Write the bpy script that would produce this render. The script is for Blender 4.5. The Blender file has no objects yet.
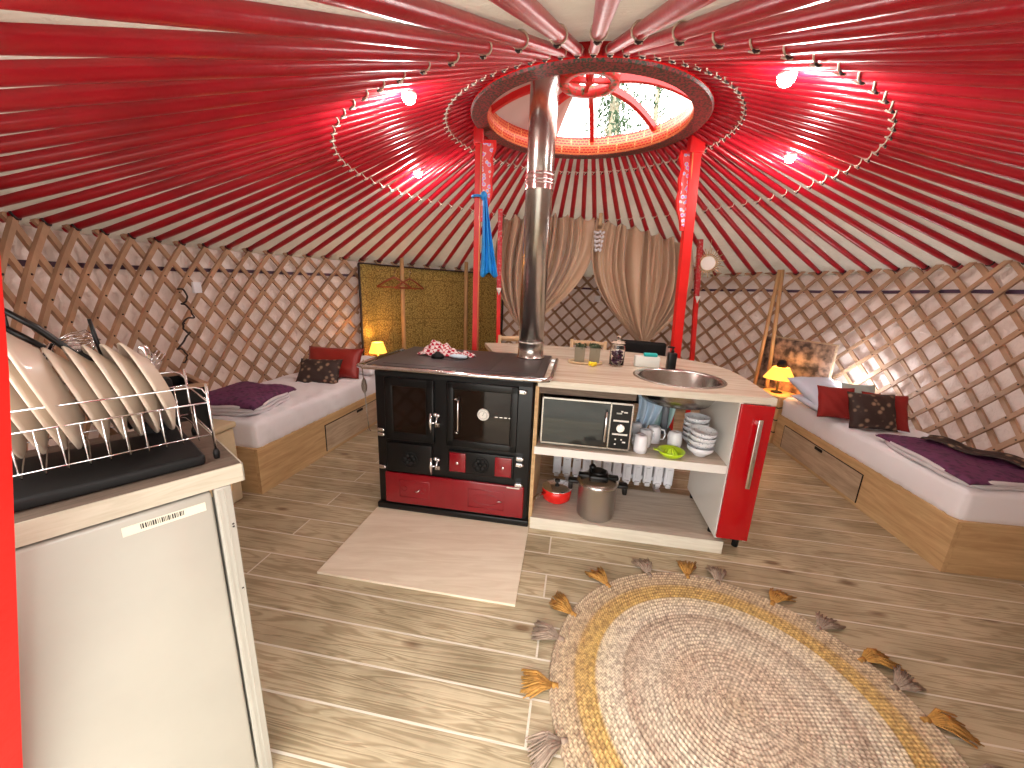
import bpy, bmesh, math, random
from mathutils import Vector, Matrix
random.seed(7)
S = bpy.context.scene
PI = math.pi
def rad(a): return math.radians(a)

# ------------------------------------------------------------------ camera
F, PITCH, ROLL = 392.736, 0.249571, 0.0419
fwd = Vector((0, math.cos(PITCH), -math.sin(PITCH))); up = Vector((0, math.sin(PITCH), math.cos(PITCH))); rt = Vector((1, 0, 0))
cr = rt*math.cos(ROLL) + up*math.sin(ROLL); cu = up*math.cos(ROLL) - rt*math.sin(ROLL)
cam = bpy.data.cameras.new('camera'); co = bpy.data.objects.new('camera', cam); S.collection.objects.link(co)
cam.sensor_width = 36; cam.lens = F*36/1024; cam.clip_start = 0.02
m = Matrix((cr, cu, -fwd)).transposed().to_4x4(); m.translation = (0, 0, 1.5); co.matrix_world = m
S.camera = co

# ------------------------------------------------------------------ sky, sun, exposure
W = bpy.data.worlds.new('sky'); S.world = W; W.use_nodes = True
bg = W.node_tree.nodes['Background']; bg.inputs[0].default_value = (1.0, 0.975, 0.92, 1); bg.inputs[1].default_value = 4.4
S.view_settings.view_transform = 'Standard'; S.view_settings.look = 'None'; S.view_settings.gamma = 1
S.view_settings.use_curve_mapping = False
S.view_settings.exposure = 0.55
S.cycles.use_denoising = True; S.cycles.max_bounces = 8; S.cycles.diffuse_bounces = 5
S.cycles.sample_clamp_indirect = 6
def portal(name, loc, rot, sx, sy):
    l = bpy.data.lights.new(name, 'AREA'); l.shape = 'RECTANGLE'; l.size = sx; l.size_y = sy; l.cycles.is_portal = True
    o = bpy.data.objects.new(name, l); S.collection.objects.link(o); o.location = loc; o.rotation_euler = rot
LAMP_W = 12

# ------------------------------------------------------------------ yurt constants
CX, CY, RW, RC, ZC = 0.44, 3.10, 2.88, 0.79, 2.61
NR = 81
def ztop(deg):
    d = deg % 360
    pts = [(0, 1.739), (11, 1.719), (22, 1.705), (34, 1.700), (75, 1.632), (110, 1.644), (143, 1.676), (158, 1.667), (169, 1.668), (182, 1.659), (211, 1.656), (240, 1.70), (262, 1.73), (330, 1.745), (360, 1.739)]
    for (a, z), (b, w) in zip(pts, pts[1:]):
        if a <= d <= b: return z + (w-z)*(d-a)/(b-a)
def roofz(x, y):
    rho = math.hypot(x-CX, y-CY); zt = ztop(math.degrees(math.atan2(y-CY, x-CX)))
    return ZC - (rho-RC)*(ZC-zt)/(RW-RC)
DOOR = 262.0      # direction of the entrance
def in_door(deg, half): return abs((deg-DOOR+180) % 360 - 180) < half

# ------------------------------------------------------------------ mesh builder
class MB:
    def __init__(s): s.v = []; s.f = []; s.sm = []; s.mi = []; s.cur = 0
    def add(s, vs, fs, smooth=False, M=None):
        b = len(s.v); s.v += [tuple(M @ Vector(p)) if M else tuple(p) for p in vs]
        for f in fs: s.f.append([i+b for i in f]); s.sm.append(smooth); s.mi.append(s.cur)
        return s
    def box(s, x0, y0, z0, x1, y1, z1, M=None):
        vs = [(x0,y0,z0),(x1,y0,z0),(x1,y1,z0),(x0,y1,z0),(x0,y0,z1),(x1,y0,z1),(x1,y1,z1),(x0,y1,z1)]
        return s.add(vs, [(0,3,2,1),(4,5,6,7),(0,1,5,4),(1,2,6,5),(2,3,7,6),(3,0,4,7)], False, M)
    def bbox(s, x0, y0, z0, x1, y1, z1, r=0.01, seg=3, M=None):
        bm = bmesh.new(); bmesh.ops.create_cube(bm, size=1)
        for v in bm.verts: v.co = Vector(((x0+x1)/2+v.co.x*(x1-x0), (y0+y1)/2+v.co.y*(y1-y0), (z0+z1)/2+v.co.z*(z1-z0)))
        bmesh.ops.bevel(bm, geom=bm.edges[:], offset=min(r, .49*min(x1-x0, y1-y0, z1-z0)), segments=seg, profile=.5, affect='EDGES', clamp_overlap=True)
        bm.verts.index_update(); s.add([v.co[:] for v in bm.verts], [[v.index for v in f.verts] for f in bm.faces], True, M); bm.free(); return s
    def rings(s, rs, caps=True, smooth=True, closed=False, M=None):
        n = len(rs[0]); vs = [p for r in rs for p in r]; fs = []
        k = len(rs)
        for i in range(k if closed else k-1):
            for j in range(n):
                a = i*n+j; b = i*n+(j+1) % n; c = ((i+1) % k)*n+(j+1) % n; d = ((i+1) % k)*n+j
                fs.append((a, b, c, d))
        s.add(vs, fs, smooth, M)
        if caps and not closed:
            s.add(rs[0], [tuple(range(n))[::-1]], False, M); s.add(rs[-1], [tuple(range(n))], False, M)
        return s
    def lathe(s, prof, n=32, c=(0, 0, 0), caps=True, M=None, smooth=True):
        return s.rings([[(c[0]+r*math.cos(2*PI*j/n), c[1]+r*math.sin(2*PI*j/n), c[2]+z) for j in range(n)] for r, z in prof], caps, smooth, False, M)
    def tube(s, pts, r, n=8, closed=False, M=None, flat=1.0):
        P = [Vector(p) for p in pts]; k = len(P); rs = []; prev = None
        for i in range(k):
            if closed: t = P[(i+1) % k]-P[i-1]
            else: t = P[min(i+1, k-1)]-P[max(i-1, 0)]
            t.normalize()
            if prev is None:
                a = Vector((0, 0, 1)) if abs(t.z) < .9 else Vector((1, 0, 0)); nx = t.cross(a).normalized()
            else:
                nx = (prev - t*prev.dot(t)).normalized()
            prev = nx; ny = t.cross(nx); rr = r[i] if isinstance(r, (list, tuple)) else r
            rs.append([tuple(P[i]+nx*rr*math.cos(2*PI*j/n)+ny*rr*flat*math.sin(2*PI*j/n)) for j in range(n)])
        return s.rings(rs, True, n > 4, closed, M)
    def prism(s, poly, z0, z1, M=None):      # polygon in xy extruded in z (may be concave)
        n = len(poly)
        vs = [(x, y, z0) for x, y in poly]+[(x, y, z1) for x, y in poly]
        fs = [tuple(range(n))[::-1], tuple(range(n, 2*n))]+[(i, (i+1) % n, n+(i+1) % n, n+i) for i in range(n)]
        return s.add(vs, fs, False, M)
    def grid(s, fn, nu, nv, thick=0, smooth=True, closed_u=False):
        vs = [fn(i/nu, j/nv) for j in range(nv+1) for i in range(nu+1)]
        fs = [(j*(nu+1)+i, j*(nu+1)+i+1, (j+1)*(nu+1)+i+1, (j+1)*(nu+1)+i) for j in range(nv) for i in range(nu)]
        return s.add(vs, fs, smooth)
    def ball(s, c, r, n=16, sc=(1, 1, 1), M=None):
        return s.rings([[(c[0]+r*sc[0]*math.sin(PI*i/n)*math.cos(2*PI*j/n), c[1]+r*sc[1]*math.sin(PI*i/n)*math.sin(2*PI*j/n), c[2]-r*sc[2]*math.cos(PI*i/n)) for j in range(n)] for i in [.02]+list(range(1, n))+[n-.02]], True, True, False, M)

def link(name, data, parent=None):
    o = bpy.data.objects.new(name, data); S.collection.objects.link(o)
    if parent: o.parent = parent
    return o
def obj(name, mb, mat, parent=None, loc=None, rz=None, label=None, mods=()):
    me = bpy.data.meshes.new(name); me.from_pydata(mb.v, [], mb.f)
    for mm in (mat if isinstance(mat, (list, tuple)) else [mat]): me.materials.append(mm)
    for p, sm, mi in zip(me.polygons, mb.sm, mb.mi): p.use_smooth = sm; p.material_index = mi
    me.validate()
    bm = bmesh.new(); bm.from_mesh(me); bmesh.ops.remove_doubles(bm, verts=bm.verts, dist=1e-5)
    bmesh.ops.recalc_face_normals(bm, faces=bm.faces); bm.to_mesh(me); bm.free()
    o = link(name, me, parent)
    if loc is not None: o.location = loc
    if rz is not None: o.rotation_euler = (0, 0, rz)
    if label: o['label'] = label
    for t, kw in mods:
        md = o.modifiers.new(t.lower(), t)
        for k, v in kw.items(): setattr(md, k, v)
    return o
def thing(name, label, cat, loc=(0, 0, 0), rz=0, group=None):
    o = link(name, None); o.location = loc; o.rotation_euler = (0, 0, rz); tag(o, label, cat, group); return o
def tag(o, label, cat, group=None, kind=None):
    o['label'] = label; o['category'] = cat
    if group: o['group'] = group
    if kind: o['kind'] = kind
    return o
def struct(o): o['kind'] = 'structure'; return o
def dup(root, loc=None, rot=None, label=None, group=None):
    r = root.copy(); S.collection.objects.link(r)
    if loc is not None: r.location = loc
    if rot is not None: r.rotation_euler = rot
    if label: r['label'] = label
    if group: r['group'] = group
    for ch in list(root.children):
        c = ch.copy(); S.collection.objects.link(c); c.parent = r
        for g in ch.children:
            d = g.copy(); S.collection.objects.link(d); d.parent = c
    return r
SOLID = lambda t, off=0: ('SOLIDIFY', dict(thickness=t, offset=off))
SUB = lambda n=1: ('SUBSURF', dict(levels=n, render_levels=n))

# ------------------------------------------------------------------ materials
def newmat(name):
    m = bpy.data.materials.new(name); m.use_nodes = True; nt = m.node_tree
    return m, nt, nt.nodes['Principled BSDF']
def N(nt, t, **kw):
    n = nt.nodes.new(t)
    for k, v in kw.items(): setattr(n, k, v)
    return n
def hexc(c): return tuple(c)+(1,)
def plain(name, c, rough=.5, metal=0, bump=0, bscale=60, var=0, vscale=8, coat=0, spec=.5, **kw):
    m, nt, b = newmat(name)
    b.inputs['Base Color'].default_value = hexc(c); b.inputs['Roughness'].default_value = rough; b.inputs['Metallic'].default_value = metal
    b.inputs['Coat Weight'].default_value = coat; b.inputs['Specular IOR Level'].default_value = spec
    tc = N(nt, 'ShaderNodeTexCoord')
    if var:
        n = N(nt, 'ShaderNodeTexNoise'); n.inputs['Scale'].default_value = vscale; n.inputs['Detail'].default_value = 5; nt.links.new(tc.outputs['Object'], n.inputs['Vector'])
        r = N(nt, 'ShaderNodeValToRGB'); r.color_ramp.elements[0].position = .3; r.color_ramp.elements[1].position = .7
        r.color_ramp.elements[0].color = hexc([x*(1-var) for x in c]); r.color_ramp.elements[1].color = hexc([min(1, x*(1+var)) for x in c])
        nt.links.new(n.outputs['Fac'], r.inputs[0]); nt.links.new(r.outputs[0], b.inputs['Base Color'])
    if bump:
        n = N(nt, 'ShaderNodeTexNoise'); n.inputs['Scale'].default_value = bscale; n.inputs['Detail'].default_value = 4; nt.links.new(tc.outputs['Object'], n.inputs['Vector'])
        bp = N(nt, 'ShaderNodeBump'); bp.inputs['Strength'].default_value = bump; bp.inputs['Distance'].default_value = .01
        nt.links.new(n.outputs['Fac'], bp.inputs['Height']); nt.links.new(bp.outputs[0], b.inputs['Normal'])
    return m
def wood(name, a, b_, scale=(1.2, 14, 14), rough=.5, knots=False, world=False, c3=None, spec=.4):
    m, nt, b = newmat(name); L = nt.links.new
    tc = N(nt, 'ShaderNodeTexCoord'); mp = N(nt, 'ShaderNodeMapping'); mp.inputs['Scale'].default_value = scale; L(tc.outputs['Object'], mp.inputs[0])
    n = N(nt, 'ShaderNodeTexNoise'); n.inputs['Scale'].default_value = 2.2; n.inputs['Detail'].default_value = 8; n.inputs['Roughness'].default_value = .6; n.inputs['Distortion'].default_value = .8; L(mp.outputs[0], n.inputs['Vector'])
    r = N(nt, 'ShaderNodeValToRGB'); r.color_ramp.elements[0].position = .33; r.color_ramp.elements[1].position = .66
    r.color_ramp.elements[0].color = hexc(a); r.color_ramp.elements[1].color = hexc(b_); L(n.outputs['Fac'], r.inputs[0])
    out = r.outputs[0]
    if knots:
        v = N(nt, 'ShaderNodeTexVoronoi'); v.inputs['Scale'].default_value = 1.0; mk = N(nt, 'ShaderNodeMapping'); mk.inputs['Scale'].default_value = tuple(1.8 if q < 5 else 6.5 for q in scale); L(tc.outputs['Object'], mk.inputs[0]); L(mk.outputs[0], v.inputs['Vector'])
        r2 = N(nt, 'ShaderNodeValToRGB'); r2.color_ramp.elements[0].position = .045; r2.color_ramp.elements[1].position = .10
        r2.color_ramp.elements[0].color = (.28, .15, .07, 1); r2.color_ramp.elements[1].color = (1, 1, 1, 1); L(v.outputs['Distance'], r2.inputs[0])
        mx = N(nt, 'ShaderNodeMix', data_type='RGBA', blend_type='MULTIPLY'); mx.inputs[0].default_value = .8; L(out, mx.inputs[6]); L(r2.outputs[0], mx.inputs[7]); out = mx.outputs[2]
    L(out, b.inputs['Base Color']); b.inputs['Roughness'].default_value = rough; b.inputs['Specular IOR Level'].default_value = spec
    bp = N(nt, 'ShaderNodeBump'); bp.inputs['Strength'].default_value = .15; bp.inputs['Distance'].default_value = .004; L(n.outputs['Fac'], bp.inputs['Height']); L(bp.outputs[0], b.inputs['Normal'])
    return m
def emit(name, c, s):
    m, nt, b = newmat(name); b.inputs['Base Color'].default_value = hexc(c); b.inputs['Emission Color'].default_value = hexc(c); b.inputs['Emission Strength'].default_value = s; return m
def glass(name, c=(1, 1, 1), rough=.02):
    m, nt, b = newmat(name); b.inputs['Base Color'].default_value = hexc(c); b.inputs['Transmission Weight'].default_value = 1; b.inputs['Roughness'].default_value = rough; b.inputs['IOR'].default_value = 1.3; return m
def fabric2(name, a, b_, scale=9, rough=.9, thr=.5, width=.03, kind='voronoi', bump=.3):
    m, nt, b = newmat(name); L = nt.links.new; tc = N(nt, 'ShaderNodeTexCoord')
    if kind == 'voronoi':
        t = N(nt, 'ShaderNodeTexVoronoi'); t.inputs['Scale'].default_value = scale; L(tc.outputs['Object'], t.inputs['Vector']); o = t.outputs['Distance']
    elif kind == 'checker':
        t = N(nt, 'ShaderNodeTexChecker'); t.inputs['Scale'].default_value = scale; L(tc.outputs['Object'], t.inputs['Vector']); o = t.outputs['Fac']
    else:
        t = N(nt, 'ShaderNodeTexNoise'); t.inputs['Scale'].default_value = scale; t.inputs['Detail'].default_value = 3; L(tc.outputs['Object'], t.inputs['Vector']); o = t.outputs['Fac']
    r = N(nt, 'ShaderNodeValToRGB'); r.color_ramp.elements[0].position = thr-width; r.color_ramp.elements[1].position = thr+width
    r.color_ramp.elements[0].color = hexc(a); r.color_ramp.elements[1].color = hexc(b_); L(o, r.inputs[0]); L(r.outputs[0], b.inputs['Base Color'])
    b.inputs['Roughness'].default_value = rough
    n = N(nt, 'ShaderNodeTexNoise'); n.inputs['Scale'].default_value = 90; L(tc.outputs['Object'], n.inputs['Vector'])
    bp = N(nt, 'ShaderNodeBump'); bp.inputs['Strength'].default_value = bump; bp.inputs['Distance'].default_value = .006; L(n.outputs['Fac'], bp.inputs['Height']); L(bp.outputs[0], b.inputs['Normal'])
    return m

M = {}
M['red'] = plain('glossy_red_paint', (.38, .003, .014), .30, var=.18, vscale=6, bump=.12, bscale=30, spec=.55)
M['post_red'] = plain('bright_red_paint', (.72, .010, .008), .45, var=.1, vscale=5, bump=.08)
M['ring_red'] = plain('ring_red_paint', (.62, .012, .014), .3, var=.1)
M['chrome'] = plain('chrome', (.82, .82, .84), .12, 1)
M['steel'] = plain('brushed_steel', (.48, .46, .43), .24, 1, var=.08, vscale=20)
M['black'] = plain('black_enamel', (.006, .0055, .0055), .32, spec=.3)
M['black_matt'] = plain('matt_black', (.007, .0065, .0065), .6, spec=.25)
M['iron'] = plain('cast_iron', (.045, .033, .031), .42, .2, bump=.15, bscale=120)
M['dkglass'] = plain('dark_oven_glass', (.010, .005, .003), .06, spec=.4)
M['stove_red'] = plain('red_enamel', (.21, .002, .008), .22, var=.1, coat=.4)
M['door_red'] = plain('red_gloss_front', (.42, .003, .007), .18, coat=.3)
M['white'] = plain('white_laminate', (.78, .75, .70), .35)
M['whiteware'] = plain('white_ceramic', (.80, .80, .84), .25, spec=.6)
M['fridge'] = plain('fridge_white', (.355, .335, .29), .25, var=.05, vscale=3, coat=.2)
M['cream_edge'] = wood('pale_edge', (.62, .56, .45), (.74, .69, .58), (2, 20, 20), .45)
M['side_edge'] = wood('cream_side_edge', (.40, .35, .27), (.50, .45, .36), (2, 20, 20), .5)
M['walnut'] = wood('brown_laminate', (.10, .072, .055), (.17, .125, .095), (3, 30, 30), .6, spec=.2)
M['worktop'] = wood('oak_worktop', (.50, .38, .28), (.72, .61, .48), (1.0, 12, 12), .26, spec=.6)
M['greyoak'] = wood('grey_oak_shelf', (.40, .32, .25), (.56, .48, .39), (1.5, 22, 22), .4)
M['pine'] = wood('bed_pine', (.50, .30, .13), (.66, .44, .22), (1.4, 12, 12), .5, knots=True)
M['pine_y'] = wood('bed_pine_side', (.44, .27, .12), (.62, .41, .21), (12, 1.2, 12), .5, knots=True)
M['pine'] = wood('bed_pine_end', (.44, .27, .12), (.62, .41, .21), (1.2, 12, 12), .5, knots=True)
M['driftwood'] = wood('drawer_wood', (.36, .26, .17), (.54, .41, .28), (16, 1.6, 16), .55)
M['lattice'] = plain('lattice_wood', (.38, .225, .135), .6, var=.28, vscale=5, bump=.2, bscale=40)
M['pole_wood'] = plain('pole_wood', (.55, .33, .15), .55, var=.15, vscale=6)
M['chair_wood'] = plain('chair_wood', (.72, .50, .28), .45, var=.1)
M['mattress'] = plain('white_sheet', (.80, .77, .79), .85, bump=.25, bscale=14)
M['pillow'] = plain('pillow_cotton', (.66, .70, .82), .85, bump=.2, bscale=12)
M['plum'] = fabric2('plum_quilt', (.055, .012, .045), (.13, .028, .09), 28, .75, .35, .2)
M['quilt_back'] = plain('quilt_lining', (.62, .58, .60), .8, bump=.3, bscale=25)
M['satin_red'] = plain('red_satin', (.28, .018, .012), .35, bump=.2, bscale=9)
M['cush_red'] = plain('red_cushion', (.27, .012, .008), .8, bump=.4, bscale=30)
M['brocade'] = fabric2('dark_floral_brocade', (.30, .19, .12), (.035, .016, .012), 20, .7, .28, .12)
M['hessian'] = None
M['tassel_gold'] = plain('gold_tassel', (.42, .21, .045), .85, var=.35, vscale=50)
M['tassel_grey'] = plain('grey_tassel', (.30, .22, .165), .85, var=.3, vscale=50)
M['blue'] = plain('blue_silk', (.015, .30, .78), .4, var=.15, vscale=10)
M['curtain'] = None
M['green'] = plain('leaf_green', (.015, .05, .012), .6, var=.4, vscale=15)
M['bark'] = plain('bark', (.42, .36, .26), .9, var=.35, vscale=5)
M['lime'] = plain('lime_plastic', (.50, .72, .02), .3)
M['rope'] = plain('horsehair_rope', (.62, .55, .45), .8, var=.4, vscale=40)
M['dark_rope'] = plain('dark_cord', (.03, .02, .02), .8)
M['band'] = plain('dark_band', (.07, .035, .07), .8)
M['plate'] = plain('stoneware', (.60, .50, .40), .35, var=.06, vscale=10, coat=.15)
M['beige'] = plain('beige_fabric', (.55, .43, .27), .8, var=.1)
M['rattan'] = plain('rattan', (.60, .42, .24), .6, var=.2, vscale=20)
M['lampshade'] = emit('glowing_shade', (1.0, .50, .07), 1.25)
M['bulb'] = emit('lit_bulb', (1.0, .95, .88), 60)
M['white_led'] = emit('lit_white_lamp', (.95, .98, 1.0), 14)
M['bounce_gravel'] = plain('pale_gravel', (.42, .40, .36), .95, var=.25, vscale=2)
M['glass'] = glass('clear_glass')

def mat_canvas(name, c, c2, scale=3.0, tr=.3):
    m, nt, b = newmat(name); L = nt.links.new; tc = N(nt, 'ShaderNodeTexCoord')
    n = N(nt, 'ShaderNodeTexNoise'); n.inputs['Scale'].default_value = scale; n.inputs['Detail'].default_value = 8; n.inputs['Roughness'].default_value = .65; L(tc.outputs['Object'], n.inputs['Vector'])
    r = N(nt, 'ShaderNodeValToRGB'); r.color_ramp.elements[0].position = .35; r.color_ramp.elements[1].position = .65
    r.color_ramp.elements[0].color = hexc(c2); r.color_ramp.elements[1].color = hexc(c); L(n.outputs['Fac'], r.inputs[0]); L(r.outputs[0], b.inputs['Base Color'])
    b.inputs['Roughness'].default_value = .9
    n2 = N(nt, 'ShaderNodeTexNoise'); n2.inputs['Scale'].default_value = 16; n2.inputs['Detail'].default_value = 5; n2.inputs['Distortion'].default_value = 1.5; L(tc.outputs['Object'], n2.inputs['Vector'])
    bp = N(nt, 'ShaderNodeBump'); bp.inputs['Strength'].default_value = .6; bp.inputs['Distance'].default_value = .02; L(n2.outputs['Fac'], bp.inputs['Height']); L(bp.outputs[0], b.inputs['Normal'])
    # daylight glows through the cloth
    ts = N(nt, 'ShaderNodeBsdfTranslucent'); L(r.outputs[0], ts.inputs['Color']); ms = N(nt, 'ShaderNodeMixShader'); ms.inputs[0].default_value = tr
    L(b.outputs[0], ms.inputs[1]); L(ts.outputs[0], ms.inputs[2]); L(ms.outputs[0], nt.nodes['Material Output'].inputs['Surface'])
    return m
M['canvas'] = mat_canvas('roof_canvas', (.80, .76, .70), (.70, .66, .60), tr=.21)
M['wallcloth'] = mat_canvas('wall_lining', (.80, .70, .66), (.68, .58, .54), 5, tr=.21)

def mat_floor():
    m, nt, b = newmat('pine_floorboards'); L = nt.links.new
    tc = N(nt, 'ShaderNodeTexCoord'); mp = N(nt, 'ShaderNodeMapping'); L(tc.outputs['Object'], mp.inputs[0])
    br = N(nt, 'ShaderNodeTexBrick'); br.inputs['Color1'].default_value = (0, 0, 0, 1); br.inputs['Color2'].default_value = (1, 1, 1, 1); br.inputs['Mortar'].default_value = (.5, .5, .5, 1)
    br.inputs['Scale'].default_value = 1; br.inputs['Brick Width'].default_value = 4.1; br.inputs['Row Height'].default_value = .166; br.inputs['Mortar Size'].default_value = .0045; br.inputs['Mortar Smooth'].default_value = .15; br.offset = .37
    L(mp.outputs[0], br.inputs['Vector'])
    # per plank shift of the grain
    ad = N(nt, 'ShaderNodeVectorMath', operation='MULTIPLY_ADD'); L(br.outputs['Color'], ad.inputs[0]); ad.inputs[1].default_value = (7, 3, 5); L(mp.outputs[0], ad.inputs[2])
    m2 = N(nt, 'ShaderNodeMapping'); m2.inputs['Scale'].default_value = (.75, 11, 1); L(ad.outputs[0], m2.inputs[0])
    n = N(nt, 'ShaderNodeTexNoise'); n.inputs['Scale'].default_value = 1.6; n.inputs['Detail'].default_value = 3; n.inputs['Distortion'].default_value = .6; L(m2.outputs[0], n.inputs['Vector'])
    w = N(nt, 'ShaderNodeMath', operation='MULTIPLY'); w.inputs[1].default_value = 52; L(n.outputs['Fac'], w.inputs[0])
    sn = N(nt, 'ShaderNodeMath', operation='SINE'); L(w.outputs[0], sn.inputs[0])
    mr = N(nt, 'ShaderNodeMapRange'); mr.inputs['From Min'].default_value = -1; L(sn.outputs[0], mr.inputs[0])
    r = N(nt, 'ShaderNodeValToRGB'); r.color_ramp.elements[0].position = 0; r.color_ramp.elements[1].position = .55
    r.color_ramp.elements[0].color = (.34, .27, .165, 1); r.color_ramp.elements[1].color = (.49, .41, .275, 1); L(mr.outputs[0], r.inputs[0])
    # patchy tone
    n3 = N(nt, 'ShaderNodeTexNoise'); n3.inputs['Scale'].default_value = 2.4; n3.inputs['Detail'].default_value = 6; L(ad.outputs[0], n3.inputs['Vector'])
    r3 = N(nt, 'ShaderNodeValToRGB'); r3.color_ramp.elements[0].position = .3; r3.color_ramp.elements[1].position = .7; r3.color_ramp.elements[0].color = (.62, .59, .53, 1); r3.color_ramp.elements[1].color = (1.16, 1.14, 1.12, 1); L(n3.outputs['Fac'], r3.inputs[0])
    mx = N(nt, 'ShaderNodeMix', data_type='RGBA', blend_type='MULTIPLY'); mx.inputs[0].default_value = 1; L(r.outputs[0], mx.inputs[6]); L(r3.outputs[0], mx.inputs[7])
    # knots
    m4 = N(nt, 'ShaderNodeMapping'); m4.inputs['Scale'].default_value = (2.6, 6.0, 1); L(ad.outputs[0], m4.inputs[0])
    v = N(nt, 'ShaderNodeTexVoronoi'); v.inputs['Scale'].default_value = 1; L(m4.outputs[0], v.inputs['Vector'])
    r4 = N(nt, 'ShaderNodeValToRGB'); r4.color_ramp.elements[0].position = .06; r4.color_ramp.elements[1].position = .16; r4.color_ramp.elements[0].color = (.30, .17, .09, 1); r4.color_ramp.elements[1].color = (1, 1, 1, 1); L(v.outputs['Distance'], r4.inputs[0])
    mx2 = N(nt, 'ShaderNodeMix', data_type='RGBA', blend_type='MULTIPLY'); mx2.inputs[0].default_value = .85; L(mx.outputs[2], mx2.inputs[6]); L(r4.outputs[0], mx2.inputs[7])
    # gap between boards: bevel highlight painted as one pale line
    mx3 = N(nt, 'ShaderNodeMix', data_type='RGBA'); L(br.outputs['Fac'], mx3.inputs[0]); L(mx2.outputs[2], mx3.inputs[6]); mx3.inputs[7].default_value = (.66, .60, .50, 1)
    L(mx3.outputs[2], b.inputs['Base Color']); b.inputs['Roughness'].default_value = .42
    sb = N(nt, 'ShaderNodeMath', operation='MULTIPLY_ADD'); L(br.outputs['Fac'], sb.inputs[0]); sb.inputs[1].default_value = -1; L(mr.outputs[0], sb.inputs[2])
    bp = N(nt, 'ShaderNodeBump'); bp.inputs['Strength'].default_value = .22; bp.inputs['Distance'].default_value = .004; L(sb.outputs[0], bp.inputs['Height']); L(bp.outputs[0], b.inputs['Normal'])
    return m
M['floor'] = mat_floor()

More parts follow.
